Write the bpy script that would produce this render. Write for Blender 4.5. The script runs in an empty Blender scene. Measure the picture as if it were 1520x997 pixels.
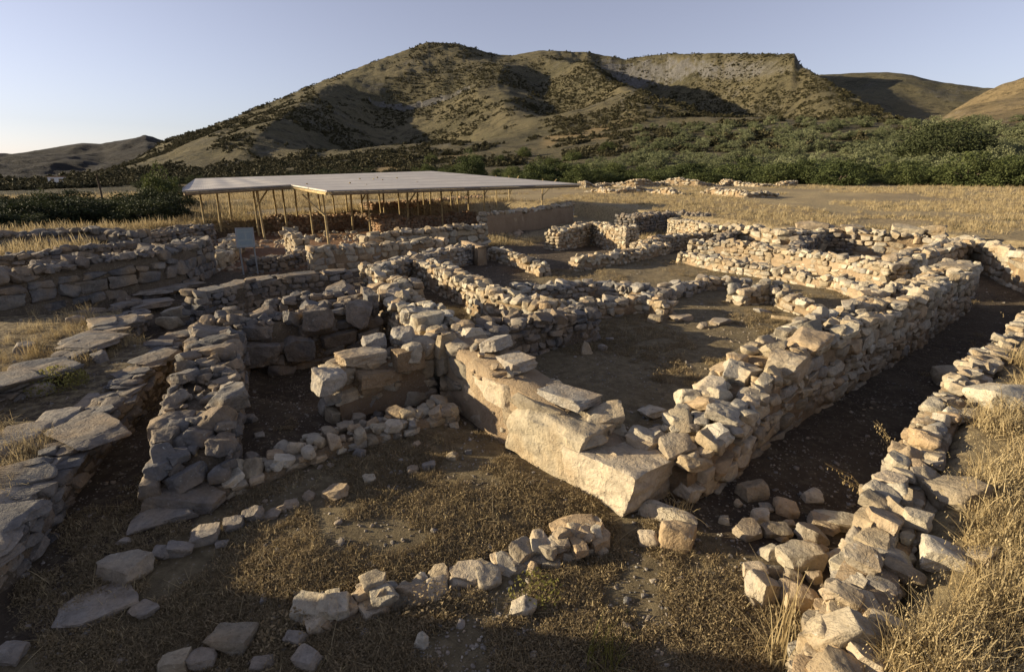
import numpy as np, math
# ------------------------------------------------------------------ terrain
MAIN = [(-60,-.05),(-41.13,-0.0152),(-36.61, -0.001), (-35.1, 0.0144), (-33.37, 0.0332), (-31.81, 0.0513), (-28.65, 0.0699), (-26.71, 0.0831), (-24.45, 0.1019), (-22.03, 0.119), (-19.54, 0.1383),(-14.43,0.1741),(-10.52,0.1994),(-8.22,0.214),(-5.29,0.2123),(-1.67,0.1975),(0.0,0.1955),(2.66,0.2026),(7.28,0.1991),(11.22,0.1857),(13.1,0.1904),(15.59,0.1914),(21.58,0.1838),(26.04,0.1776),(26.59,0.1617),(28.44,0.1413),(32.89,0.0912),(36.37,0.0668),(39.08,0.0557),(48,.05),(60,.045)]
HILL2 = [(15,.06),(22.06,0.1139),(25.3,0.1356),(28.4,0.1461),(32.36,0.1447),(34.26,0.139),(37.07,0.1223),(39.66,0.1097),(42.01,0.1042),(44.94,0.0947),(60,.07)]
HILL3 = [(30,.05),(37.08,0.0626),(37.94,0.0822),(39.01,0.0972),(40.46,0.1084),(41.84,0.1181),(44.45,0.1321),(47.55,0.1334),(56,.12),(64,.07)]
HILLL = [(-72,-.02),(-60,-.012),(-51.43,-0.003),(-46.73,0.0081),(-43.02,0.0223),(-40.58,0.0319),(-37.96,0.0422),(-36.63,0.0429),(-34.72,0.0506),(-33.48,0.056),(-32.07,0.0502),(-29.33,0.0407),(-23.91,0.0193),(-18,.0)]
BASE = [(-80,-.02),(-50.21,-0.0183),(-43.48,-0.0156),(-29.71,-0.0021),(-20.96,0.0088),(-8.39,0.0255),(2.8,0.042),(12.97,0.0699),(27.99,0.0723),(37.72,0.0639),(42.5,0.0645),(48.54,0.0609),(70,.05)]
SPURS = dict(A=[(-9.5,0.1600),(-11.8,0.1544),(-18.2,0.1305),(-22.2,0.0676),(-28.3,0.0135)],
  B=[(-0.54,0.1851),(-1.49,0.1446),(0.35,0.0762)], C=[(2.5,0.2),(8.03,0.1623),(11.5,0.1097),(16.8,0.0794)],
  D=[(15.65,0.1802),(19.01,0.1265),(22.76,0.0971)], E=[(26.24,0.1716),(29.04,0.1311),(32.38,0.0945),(36.39,0.065)],
  F=[(20.74,0.1799),(23.37,0.1328),(25.13,0.0863)])
SPURP = dict(A=(30,170,75),B=(16,80,45),C=(40,150,85),D=(20,90,50),E=(2,80,50),F=(8,80,45))
EYE = 3.6
D0, D1 = 120.0, 270.0
def tab(t, a):
    xs, ys = zip(*t)
    return np.interp(a, xs, ys)
def smooth(t):
    t = np.clip(t, 0, 1); return t*t*(3-2*t)
def hashn(ix, iy, s):
    n = (ix*374761393 + iy*668265263 + s*1442695041) & 0xFFFFFFFF
    n = ((n ^ (n >> 13))*1274126177) & 0xFFFFFFFF
    return ((n ^ (n >> 16)) & 0xFFFF)/65535.0
def vnoise(x, y, s=0):
    x = np.asarray(x, float); y = np.asarray(y, float)
    ix = np.floor(x).astype(np.int64); iy = np.floor(y).astype(np.int64)
    fx = x-ix; fy = y-iy
    fx = fx*fx*(3-2*fx); fy = fy*fy*(3-2*fy)
    a = hashn(ix, iy, s); b = hashn(ix+1, iy, s); c = hashn(ix, iy+1, s); d = hashn(ix+1, iy+1, s)
    return (a+(b-a)*fx)*(1-fy)+(c+(d-c)*fx)*fy - .5
def fbm(x, y, o=4, s=0):
    r = 0; a = 1
    for k in range(o):
        r = r + a*vnoise(x*2**k+k*17.3, y*2**k-k*9.1, s+k); a *= .5
    return r
def segdist(x, y, P):
    """distance, signed side (+ right of travel) and fraction along a polyline"""
    x = np.asarray(x, float); y = np.asarray(y, float)
    best = np.full(x.shape, 1e18); side = np.zeros(x.shape); fr = np.zeros(x.shape)
    L = [math.dist(P[i], P[i+1]) for i in range(len(P)-1)]; tot = sum(L); acc = 0
    for i in range(len(P)-1):
        ax, ay = P[i]; bx, by = P[i+1]; dx, dy = bx-ax, by-ay
        t = np.clip(((x-ax)*dx+(y-ay)*dy)/(dx*dx+dy*dy), 0, 1)
        ex = x-ax-t*dx; ey = y-ay-t*dy; d = ex*ex+ey*ey
        m = d < best
        best = np.where(m, d, best); side = np.where(m, np.sign(dy*ex-dx*ey), side)
        fr = np.where(m, (acc+t*L[i])/tot, fr); acc += L[i]
    return np.sqrt(best), side, fr
def polydist(x, y, P):
    """signed distance to a closed polygon, negative inside"""
    d, _, _ = segdist(x, y, list(P)+[P[0]])
    ins = np.zeros(np.shape(x), bool); n = len(P)
    for i in range(n):
        x1, y1 = P[i]; x2, y2 = P[(i+1) % n]
        if y1 == y2: continue
        c = ((y1 > y) != (y2 > y)) & (x < (x2-x1)*(y-y1)/(y2-y1)+x1)
        ins ^= c
    return np.where(ins, -d, d)
# excavated site: (height, edge softness, outline)
DIG = [(1.1,1.4),(2.0,2.52),(2.72,3.3),(3.38,4.05),(4.28,4.95),(5.802,6.47),(7.072,7.546),(10.237,10.022),(14.6,14.0),(18.6,18.2),(20.6,20.5),(19.6,24.0),(14.0,26.0),(12.5,31.0),(9.0,37.0),(6.5,46.0),(-1,50.5),(-8,45),(-15,35),(-18.5,28),(-16.8,21.5),(-13.5,18.0),(-14.6,15.4),(-20,13.2),(-34,9.0),(-34,-8),(1.2,-8)]
ZONES = [
 (.32, .35, [(1.2,5.4),(-.6,8.3),(-2.6,11.8),(-.5,15),(3,20),(9,24),(13,22),(14.5,16.5),(7,9.8)]),          # rooms inside the big walls
 (.25, .3, [(-1.5,9.0),(-3.6,12.8),(-4.2,17),(-1,22),(6,25),(3,18),(-.3,13.5)]),
 (-.15, .3, [(-4.6,8.2),(-3.1,7.7),(-2.2,8.7),(-3.2,10.6),(-5.2,10.6)]),                                       # dark little room
 (-.25, .3, [(-1.6,10.4),(-.3,10.9),(-1.2,12.9),(-2.7,12.6)]),
 (.12, .5, [(-3.6,5.6),(-1.2,7.5),(.9,5.0),(-2.0,4.0)]),                                                          # weedy floor at the front
 (.42, .22, [(-4.4,3.3),(-4.95,4.3),(-5.3,5.1),(-5.8,6.6),(-6.3,8.3),(-6.7,9.5),(-8.2,10.4),(-9.3,12.4),(-18,11),(-18,2)]),   # terrace left
 (.20, .3, [(-7.6,9.2),(-8.6,9.9),(-15,9.3),(-15,7.7),(-8.2,8.2)]),
]
SHADE_MOUND = [(-8.0,-3),(-8.3,2.6)]          # unseen heap added left of the view to shade the lower-left ground
def field(x, y):
    d = np.hypot(x, y); a = np.degrees(np.arctan2(x, y))
    tb = tab(BASE, a)
    z1 = EYE + D1*tb                                # height at the foot of the mountain
    z100 = .9 + np.interp(a, [-60,-22,-8,10,60], [-1.0,-.8,.3,1.3,1.4])
    near = .9 + (z100-.9)*np.clip((d-22)/(D0-22), 0, 1)**1.1
    far = EYE + d*((z100-EYE)/D0 + (tb-(z100-EYE)/D0)*np.clip((d-D0)/(D1-D0), 0, 1))
    return np.where(d < D0, near, far)
def ground(x, y):
    x = np.asarray(x, float); y = np.asarray(y, float)
    z = field(x, y)
    near = (np.abs(x) < 45) & (y < 62) & (y > -15)
    if np.any(near):
        xn = x[near] if x.ndim else x; yn = y[near] if y.ndim else y
        wob = .25*fbm(xn*.9, yn*.9, 3, 5)
        f = field(xn, yn) + .16*fbm(xn*.35, yn*.35, 4, 3)
        k = smooth((polydist(xn, yn, DIG)+wob*.6+.25)/.7)
        zs = .02 + .09*fbm(xn*.5, yn*.5, 4, 9)
        for h, soft, P in ZONES:
            w = 1-smooth((polydist(xn, yn, P)+wob*soft)/soft*.5+.5)
            zs = zs*(1-w) + (h+.06*fbm(xn*.9, yn*.9, 4, 11))*w
        md, _, _ = segdist(xn, yn, SHADE_MOUND)
        zs = zs + 2.4*smooth(1-md/2.2)*(1+.3*fbm(xn*.6, yn*.6, 3, 13))
        zz = zs*(1-k)+f*k
        if x.ndim: z = z.copy(); z[near] = zz
        else: z = zz
    return z
def layer(a, d, crest, Dc, Db, tb, p=1.0):
    """a hillside that climbs from slope-angle tb at Db to the crest angle at Dc and falls away behind it"""
    t = (d-Db)/(Dc-Db)
    tt = np.clip(t, 0, 1)
    soft = sum(tab(crest, a+k) for k in (-5, -3, -1.5, 0, 1.5, 3, 5))/7
    sharp = tab(crest, a)
    tr = np.where(d > 300, soft+(sharp-soft)*smooth((tt-.72)/.26), soft) if crest is MAIN else sharp
    up = EYE + d*(tb+(tr-tb)*(tt*(1.35-.35*tt))**p)
    zc = EYE + Dc*sharp
    return np.where(t <= 1, up, zc-(d-Dc)*.30-(d-Dc)**2*.0002)
def maincrest(a):
    return np.interp(a, [-45,-30,-20,-8,5,15,26,32,37,45], [620,680,780,900,860,820,700,560,430,380])
def toxy(a, d):
    r = math.radians(a); return (d*math.sin(r), d*math.cos(r))
_sp = {}
def spurs():
    if not _sp:
        for k, L in SPURS.items():
            if k == 'A':
                _sp[k] = [(-196, 735), (-214, 655), (-207, 560), (-188, 455), (-164, 320)]; continue
            P = []
            for a, te in L:
                Dc = float(maincrest(a)); tb = float(tab(BASE, a)); tr = float(tab(MAIN, a))
                s = min(max((te-tb)/(tr-tb), 0), 1)
                t = (1.35-math.sqrt(max(1.35**2-1.4*s, 0)))/.7
                P.append(toxy(a, D1+t*(Dc-D1)))
            _sp[k] = P
    return _sp
def mountain(a, d):
    x = d*np.sin(np.radians(a)); y = d*np.cos(np.radians(a))
    Dc = maincrest(a)
    z = layer(a, d, MAIN, Dc, D1, tab(BASE, a))
    t = np.clip((d-D1)/(Dc-D1), 0, 1.3)
    env = smooth(t/.16)*(1-.75*smooth((t-.82)/.18))
    late = smooth(t/.16)*(1-smooth((t-.9)/.1))
    env = smooth(t/.16)*(1-smooth((t-.72)/.26))
    for k, P in spurs().items():
        A, wl, wr = SPURP[k]
        dist, side, fr = segdist(x, y, P)
        s = -dist*side
        cut = np.where(s < 0, 0, np.where(s < wr, smooth(s/wr)*.5+.5*s/wr, smooth(1-(s-wr)/(wl*.8))))
        ends = smooth(fr/.22)*smooth((1-fr)/.22)
        z = z - A*cut*ends*late + .3*A*np.clip(1-np.abs(s)/(wr*1.2), 0, 1)*ends*env
    rug = fbm(x/120, y/120, 4, 31)
    ridg = 1-np.abs(fbm(x/70+.3*rug, y/150, 4, 41))*2.2
    z = z + env*(5*rug + 3.5*(ridg-.6)) + (.35+.65*env)*1.6*fbm(x/16, y/16, 4, 51)*smooth(t/.1)
    # bands of crag under the crest
    cr = smooth((t-.66)/.2)*(1-smooth((t-.97)/.03))*smooth(vnoise(x/150, y/150, 77)*3+.35)
    z = z + cr*6*np.abs(fbm(x/22, y/22, 4, 61)) + (1-smooth((d-Dc)/200+0)) * smooth((t-.9)/.1)*1.3*fbm(x/14, y/14, 3, 71)
    return z
import bpy, bmesh, random
from mathutils import Vector, Matrix, noise as mnoise
random.seed(11)
rng = np.random.default_rng(11)
scene = bpy.context.scene
COL = scene.collection
WALLS = [
 ('ashlar_wall', 'long sunlit wall of big pale blocks running back from the squared corner block', [(1.464, 5.297, 0.44), (0.976, 5.845, 0.58), (0.365, 6.475, 0.76), (-0.197, 7.107, 0.9), (-0.763, 7.977, 1.0)], 0.8, {'big': 1, 'cap0': 0, 'seed': 1, 'lift': (0.06, 0.2)}),
 ('rubble_wall', 'rubble wall with a broad tilted slab on top beside the dark sunken pit', [(-1.007, 8.42, 1.0), (-1.803, 9.959, 1.0), (-3.041, 12.44, 0.98)], 0.8, {'seed': 2}),
 ('rubble_wall', 'lumpy sunlit wall end of rounded yellowish boulders left of the sunken pit', [(-2.662, 13.619, 0.75), (-3.553, 14.635, 0.85), (-4.243, 15.692, 0.9)], 0.6, {'seed': 3}),
 ('rubble_wall', 'rambling wall of small grey stones behind the sunken pit, ending at a plastered stub', [(-4.041, 15.455, 0.9), (-3.279, 18.036, 0.85), (-1.833, 20.285, 0.9)], 0.7, {'seed': 4}),
 ('rubble_wall', 'narrow sunlit rubble wall on the right side of the sunken pit', [(0.861, 11.121, 0.85), (-0.031, 11.694, 0.9), (-1.286, 13.974, 0.9), (-3.106, 17.298, 0.85)], 0.65, {'seed': 5}),
 ('rubble_wall', 'shaded cross wall of dark rubble joining the long pale wall to the inner room', [(-0.794, 8.331, 0.98), (-0.188, 9.26, 0.95), (1.525, 10.534, 0.85)], 0.75, {'seed': 6}),
 ('plastered_stub', 'short upright stub of wall with an orange plastered sunlit face', [(-1.131, 19.909, 0.95), (-1.926, 21.383, 1.0)], 0.4, {'smooth': 1, 'seed': 7}),
 ('low_wall', 'low sunlit row of orange stones to the right of the plastered stub', [(1.109, 17.705, 0.6), (0.251, 19.348, 0.65), (-0.717, 21.338, 0.65)], 0.4, {'seed': 8}),
 ('rubble_wall', 'thin low wall of boulders crossing the room and ending in a heap of white stones', [(0.968, 11.678, 0.68), (2.289, 12.27, 0.65), (3.259, 12.702, 0.65), (3.694, 12.132, 0.6)], 0.5, {'seed': 9}),
 ('low_wall', 'shaded tumbledown wall line behind the thin boulder wall in the middle room', [(0.18, 13.604, 0.68), (1.683, 14.15, 0.62), (2.683, 14.522, 0.6), (4.016, 13.447, 0.55)], 0.6, {'seed': 10}),
 ('rubble_wall', 'curving grey wall with a sunlit left end in the far middle of the ruins', [(2.349, 18.83, 0.68), (3.51, 19.315, 0.68), (5.154, 20.977, 0.7), (6.573, 22.66, 0.7)], 0.6, {'seed': 11}),
 ('rubble_wall', 'broken wall end with a squared orange sunlit face behind the curving grey wall', [(2.025, 25.52, 0.95), (4.465, 28.725, 1.05), (5.039, 25.963, 1.1), (5.621, 24.985, 1.1)], 0.8, {'seed': 12}),
 ('low_wall', 'low broken stones linking the curving grey wall to the long twin walls', [(5.538, 23.209, 0.6), (7.98, 25.911, 0.68), (9.67, 26.48, 0.75)], 0.6, {'seed': 13}),
 ('block_wall', 'short row of squared yellow blocks standing before the dark rubble at the back', [(9.576, 31.63, 0.95), (10.215, 29.706, 1.0), (10.749, 27.679, 0.9)], 0.6, {'seed': 14}),
 ('rubble_wall', 'dark shaded rubble heap wall across the back of the ruins below the dry field', [(6.957, 32.232, 1.1), (10.386, 35.647, 1.1), (12.659, 34.432, 1.1)], 1.4, {'seed': 15}),
 ('big_rubble_wall', 'massive long wall of big rubble running from the corner block along the dark lane', [(1.746, 5.278, 0.46), (2.085, 5.531, 0.6), (2.532, 5.928, 0.78), (3.126, 6.588, 0.95), (3.867, 7.225, 1.12), (5.486, 8.47, 1.2), (7.875, 10.395, 1.2), (12.406, 14.239, 1.15)], 0.85, {'big': 0.4, 'cap0': 0, 'k': 0.9, 'seed': 16}),
 ('rubble_wall', 'upper of the two parallel sunlit orange walls, higher and behind the bench', [(11.337, 15.227, 0.98), (10.995, 16.947, 0.95), (10.063, 19.206, 0.92), (8.94, 20.683, 0.9), (7.562, 21.749, 0.9)], 0.6, {'seed': 17}),
 ('bench_wall', 'low stone bench in front of the higher parallel orange wall', [(9.576, 13.218, 0.62), (9.702, 15.009, 0.62), (8.638, 16.793, 0.6), (7.5, 18.27, 0.6), (6.701, 20.016, 0.6)], 0.5, {'seed': 18}),
 ('low_wall', 'small sunlit hooked wall of pinkish stones inside the big right room', [(5.996, 13.379, 0.62), (6.555, 13.588, 0.72), (7.155, 13.796, 0.75), (7.035, 12.633, 0.58), (7.441, 11.573, 0.45)], 0.5, {'seed': 19}),
 ('low_wall', 'low shaded stone row between the hooked wall and the white stone heap', [(4.152, 13.917, 0.5), (5.727, 15.259, 0.55), (6.892, 15.106, 0.52)], 0.5, {'seed': 20}),
 ('rubble_wall', 'long back wall of large pale boulders along the edge of the dry field', [(9.778, 27.358, 1.0), (11.294, 25.984, 1.0), (12.295, 23.693, 1.05), (14.655, 24.371, 1.1), (16.072, 23.228, 1.1), (18.189, 22.13, 1.05)], 0.9, {'big': 0.7, 'seed': 21}),
 ('rubble_wall', 'leaning wall with a dark shaded face at the far right corner', [(11.391, 15.64, 0.95), (14.441, 18.13, 1.0), (18.269, 20.972, 1.05)], 0.8, {'big': 0.8, 'seed': 22}),
 ('rubble_wall', 'short dark wall inside the back room below the pale boulders', [(10.601, 19.883, 0.8), (14.1, 24.336, 0.95), (15.269, 23.515, 0.95)], 0.6, {'seed': 23}),
 ('low_wall', 'small shaded wall corner left of the short dark wall in the back room', [(9.04, 23.272, 0.8), (10.994, 25.855, 0.85), (12.827, 26.809, 0.85)], 0.5, {'seed': 24}),
 ('ashlar_end_wall', 'wall of squared orange ashlar closing the far end of the dark lane', [(18.522, 21.161, 1.0), (18.033, 19.533, 1.0), (16.695, 16.908, 1.0), (15.254, 13.837, 1.0)], 0.5, {'big': 0.9, 'seed': 25}),
 ('rubble_wall', 'crooked thick wall of dark knobbly stones beside the left path', [(-3.595, 5.087, 0.42), (-3.841, 5.662, 0.62), (-4.325, 6.71, 0.8), (-5.062, 8.395, 0.9), (-5.488, 9.458, 0.92)], 0.82, {'big': 0.3, 'rough': 1.5, 'seed': 26}),
 ('rubble_wall', 'cross wall of large dark boulders closing the small shaded room on the left', [(-5.515, 9.624, 0.9), (-4.758, 9.802, 0.85), (-3.935, 10.478, 0.85), (-3.091, 10.919, 0.9)], 0.75, {'big': 0.8, 'rough': 1.4, 'seed': 27}),
 ('coped_wall', 'shaded wall with a smooth flat coping running towards the information board', [(-7.69, 12.331, 0.82), (-7.055, 14.102, 0.8), (-6.019, 14.795, 0.82), (-4.884, 15.225, 0.86)], 0.6, {'seed': 28, 'flat': 1}),
 ('rubble_wall', 'second row of grey craggy stones behind the dark boulder cross wall', [(-5.598, 11.663, 0.78), (-4.749, 11.911, 0.85), (-3.583, 12.571, 0.8)], 0.6, {'seed': 29}),
 ('plastered_wall', 'short wall with brown plaster and long blocks facing the camera left of the pale wall', [(-2.715, 7.218, 0.74), (-2.126, 7.706, 0.82), (-1.443, 7.989, 0.95)], 0.55, {'smooth': 0.55, 'big': 0.8, 'seed': 30}),
 ('big_rubble_wall', 'high shaded wall of large grey blocks at the far left', [(-12.912, 11.53, 1.28), (-12.29, 12.327, 1.3), (-11.957, 13.896, 1.3), (-10.987, 15.679, 1.25), (-11.676, 19.534, 1.15)], 0.9, {'big': 1, 'seed': 31}),
 ('rubble_wall', 'line of grey boulders along the grass edge above the far left wall', [(-20.563, 19.526, 1.35), (-18.75, 20.905, 1.35), (-17.785, 22.422, 1.3), (-15.484, 21.741, 1.15)], 0.8, {'big': 0.8, 'seed': 32}),
 ('low_wall', 'broken stone row between the grass edge boulders and the high far left wall', [(-15.508, 14.904, 1.25), (-14.567, 15.816, 1.25), (-14.532, 17.858, 1.2), (-14.068, 19.144, 1.15)], 0.7, {'seed': 33}),
 ('rubble_wall', 'dark rubble slope wall climbing from the far left towards the shelter', [(-16.16, 21.696, 1.1), (-15.654, 23.504, 1.1), (-15.446, 26.306, 1.1)], 1.2, {'seed': 34}),
 ('kerb_wall', 'low terrace edge of flat stones along the left path', [(-4.624, 3.536, 0.36), (-4.789, 4.084, 0.4), (-5.184, 5.032, 0.42), (-5.708, 6.556, 0.42), (-6.261, 8.274, 0.42), (-7.114, 10.494, 0.3)], 0.42, {'flatstones': 1, 'seed': 35}),
 ('low_wall', 'low ledge of thin stones across the grassy left terrace', [(-7.474, 6.584, 0.55), (-7.608, 7.815, 0.55), (-8.186, 9.858, 0.5), (-9.203, 12.257, 0.4)], 0.5, {'flatstones': 1, 'seed': 36}),
 ('kerb_wall', 'straight kerb of three long smooth slabs at the end of the left terrace', [(-11.715, 10.494, 0.3), (-11.0, 11.646, 0.3), (-10.136, 13.571, 0.3)], 0.45, {'flatstones': 1, 'flat': 1, 'seed': 37}),
 ('rubble_wall', 'front wall under the shelter edge with square orange blocks let in', [(-7.46, 19.35, 0.9), (-6.228, 20.091, 0.9), (-4.932, 21.254, 0.88), (-3.056, 22.617, 0.85)], 0.7, {'big': 0.5, 'seed': 38}),
 ('ashlar_wall', 'stepped ashlar wall below the shelter posts left of the brown plaster wall', [(-6.196, 21.937, 1.1), (-4.516, 23.504, 1.1), (-2.321, 25.963, 1.1), (-1.497, 26.658, 1.1)], 0.7, {'big': 0.9, 'seed': 39}),
 ('plaster_wall', 'tall smooth brown plaster wall at the right end of the shelter', [(-1.699, 31.147, 1.3), (0.892, 35.277, 1.3), (4.458, 40.634, 1.35)], 0.6, {'smooth': 0.7, 'big': 0.8, 'seed': 40}),
 ('low_wall', 'stepped brown blocks in the shaded pit left of the information board', [(-11.671, 19.499, 0.5), (-11.835, 21.234, 0.5), (-13.252, 25.167, 0.7)], 0.7, {'big': 0.8, 'seed': 41}),
 ('low_wall', 'dark low courses behind the information board', [(-9.849, 19.494, 0.45), (-8.905, 20.144, 0.45), (-8.679, 21.617, 0.5)], 0.6, {'seed': 42}),
 ('ashlar_pier', 'square stub pier of orange ashlar right of the information board', [(-10.411, 24.622, 0.95), (-9.092, 22.441, 0.9)], 0.6, {'big': 0.8, 'seed': 43}),
 ('rubble_wall', 'tumbled red rubble at the back of the shelter under the roof', [(-11.512, 42.477, 1.3), (-9.179, 45.562, 1.3), (-6.341, 50.433, 1.3), (-3.189, 56.451, 1.3)], 1.6, {'seed': 44, 'red': 1}),
 ('rubble_wall', 'broken red earth wall with stones in the middle of the sheltered pit', [(-16.132, 34.81, 0.9), (-13.701, 34.81, 0.9), (-11.315, 37.187, 0.9), (-7.333, 36.099, 0.8)], 1.2, {'seed': 45, 'red': 1}),
 ('rubble_wall', 'low red stone row nearest the posts inside the sheltered pit', [(-8.68, 34.106, 0.7), (-5.697, 37.389, 0.7), (-3.143, 41.366, 0.75)], 1.0, {'seed': 46, 'red': 1}),
 ('low_wall', 'collapsed line of small rubble crossing the shaded front room to the pale wall', [(-3.285, 5.323, 0.2), (-2.772, 5.728, 0.24), (-2.319, 6.157, 0.28), (-1.529, 6.671, 0.28), (-1.006, 7.066, 0.25)], 0.5, {'seed': 50, 'rough': 1.5, 'k': 0.75}),
 ('low_wall', 'half buried stone line from the pointed stone to the corner block', [(-1.607, 3.48, 0.02), (-1.348, 3.614, 0.03), (-1.043, 3.704, 0.06), (-0.678, 3.87, 0.07), (-0.159, 4.036, 0.09), (0.263, 4.229, 0.13), (0.847, 4.39, 0.16)], 0.34, {'seed': 51, 'rough': 1.6, 'k': 0.7, 'gap': 0.6, 'low': 1}),
 ('bank_wall', 'sunlit retaining wall of orange stones holding up the grassy bank on the right', [(1.707, 2.151, 0.8), (1.998, 2.461, 0.84), (2.4, 2.867, 0.86), (2.957, 3.471, 0.88), (3.702, 4.282, 0.88), (4.53, 5.045, 0.88), (5.949, 6.356, 0.88), (7.396, 7.602, 0.88), (10.547, 10.022, 0.9), (17.03, 14.679, 0.9)], 0.4, {'seed': 47, 'low': 1, 'k': 0.7, 'rough': 1.7, 'gap': 0.66}),
 ('field_wall', 'long tumbled boundary wall of pale stones in front of the dark bushes', [(10.34, 79.33, 2.0), (14.73, 84.73, 2.16), (18.8, 81.87, 2.14), (23.94, 85.72, 2.21), (28.57, 82.18, 2.19), (34.05, 84.39, 2.25), (36.73, 79.97, 2.21), (42.54, 81.58, 2.27)], 1.4, {'seed': 60, 'coarse': 1}),
 ('field_wall', 'low scattered stone line in the dry field nearer than the boundary wall', [(9.47, 69.36, 1.56), (12.09, 62.85, 1.53), (16.15, 65.03, 1.58), (18.08, 58.26, 1.53), (22.34, 59.98, 1.47), (22.72, 52.28, 1.51), (26.15, 54.0, 1.54)], 1.2, {'seed': 61, 'coarse': 1}),
]
LOOSE = {
 'stones tumbled in front of the grassy bank': ('stone tumbled in the lane below the grassy bank', [(2.8, 5.21, 0.4, 0), (3.01, 4.88, 0.33, 1), (3.45, 5.16, 0.3, 0), (2.83, 4.94, 0.19, 0), (2.41, 4.48, 0.31, 0), (2.68, 4.75, 0.25, 0), (2.71, 4.51, 0.35, 0), (3.46, 4.72, 0.59, 2), (3.29, 4.64, 0.35, 0), (3.07, 4.46, 0.41, 0), (2.88, 4.23, 0.26, 0), (2.51, 4.17, 0.27, 0), (2.72, 4.05, 0.47, 0), (3.14, 4.04, 0.41, 0), (3.52, 4.45, 0.19, 0), (2.23, 3.92, 0.27, 0), (2.2, 3.71, 0.39, 0), (2.42, 3.92, 0.21, 0), (2.48, 3.62, 0.41, 0), (2.55, 3.86, 0.23, 0), (2.76, 3.86, 0.19, 0), (2.78, 3.69, 0.18, 0), (2.54, 5.01, 0.12, 0), (2.26, 4.69, 0.15, 0), (2.09, 3.58, 0.11, 0), (2.56, 3.47, 0.22, 0), (2.75, 4.44, 0.16, 0), (2.96, 4.69, 0.14, 0), (3.03, 4.23, 0.18, 0)]),
 'stones on the left path and the front floor': ('stone lying along the left path edge of the weedy floor', [(-3.15, 3.52, 0.29, 2), (-3.88, 4.36, 0.18, 0), (-3.4, 4.17, 0.25, 0), (-3.24, 4.21, 0.28, 0), (-3.11, 4.44, 0.35, 0), (-2.92, 4.61, 0.24, 0), (-2.77, 4.74, 0.26, 0), (-2.59, 4.77, 0.25, 2), (-2.42, 4.9, 0.19, 0), (-2.28, 5.03, 0.19, 0), (-2.75, 5.59, 0.13, 0), (-3.35, 5.86, 0.3, 0), (-2.62, 5.91, 0.19, 0), (-2.48, 5.99, 0.23, 0), (-2.51, 6.52, 0.37, 0), (-1.6, 3.55, 0.17, 0), (-2.57, 3.02, 0.29, 1), (-2.39, 3.06, 0.28, 0), (-1.91, 3.04, 0.2, 0), (-1.75, 3.26, 0.23, 0), (-3.88, 3.08, 0.29, 0), (-1.56, 3.05, 0.26, 0), (-2.92, 4.35, 0.15, 0), (-2.51, 4.85, 0.14, 0)]),
 'stones on the weedy floor by the pale wall': ('small stone on the weedy floor left of the long pale wall', [(-1.32, 3.8, 0.21, 0), (1.37, 4.36, 0.27, 0), (-0.83, 6.78, 0.18, 1), (-1.97, 5.95, 0.21, 0), (-1.92, 6.35, 0.16, 0), (-2.3, 7.02, 0.28, 0), (-1.66, 6.46, 0.14, 0), (-1.69, 5.35, 0.19, 1), (-1.23, 5.63, 0.19, 0), (-1.04, 5.71, 0.2, 0), (-0.77, 5.89, 0.2, 1), (-0.57, 6.03, 0.13, 0), (-2.09, 6.18, 0.23, 0), (-1.86, 6.87, 0.27, 0), (-1.62, 6.62, 0.18, 0), (-2.08, 6.69, 0.2, 0), (-2.34, 6.3, 0.22, 0), (-2.05, 7.17, 0.19, 0), (-1.67, 7.3, 0.22, 0), (-1.19, 6.92, 0.16, 0), (-1.26, 6.19, 0.13, 0), (-3.99, 6.75, 0.29, 0), (-3.93, 7.06, 0.23, 0), (-3.83, 6.33, 0.19, 0), (-3.57, 6.58, 0.17, 0)]),
 'stones on the floor of the inner rooms': ('stone lying on the bare floor of the inner rooms', [(3.79, 12.51, 0.42, 0), (4.28, 11.16, 0.29, 0), (6.21, 12.45, 0.45, 2), (1.69, 10.72, 0.36, 0), (1.78, 9.64, 0.22, 0), (0.1, 8.78, 0.25, 0), (3.31, 11.59, 0.39, 1), (3.65, 12.36, 0.45, 1), (3.52, 13.04, 0.44, 1), (1.55, 6.02, 0.21, 1), (1.93, 6.23, 0.23, 0), (1.43, 5.95, 0.18, 0), (2.18, 6.3, 0.24, 0), (0.87, 6.77, 0.22, 0), (4.88, 14.13, 0.36, 0), (2.04, 10.32, 0.2, 0)]),
 'stones half sunk in the grassy bank': ('stone half sunk in the dry grass on the bank', [(3.46, 3.16, 0.31, 1), (2.63, 3.16, 0.32, 0), (2.37, 3.04, 0.34, 0), (2.21, 2.97, 0.34, 0), (2.86, 3.51, 0.3, 0), (2.74, 3.54, 0.22, 0), (3.18, 3.75, 0.28, 0), (4.01, 4.54, 0.37, 0), (3.75, 3.98, 0.27, 0), (3.89, 4.5, 0.31, 0)]),
 'stones on the left terrace': ('small stone among the dry grass of the left terrace', [(-8.35, 9.65, 0.52, 0), (-7.34, 8.71, 0.37, 0), (-9.6, 11.08, 0.51, 0), (-7.15, 7.24, 0.42, 0), (-9.65, 9.76, 0.41, 0), (-6.26, 7.62, 0.27, 0), (-8.36, 12.22, 0.67, 1), (-8.86, 13.23, 0.64, 1)]),
}
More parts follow.
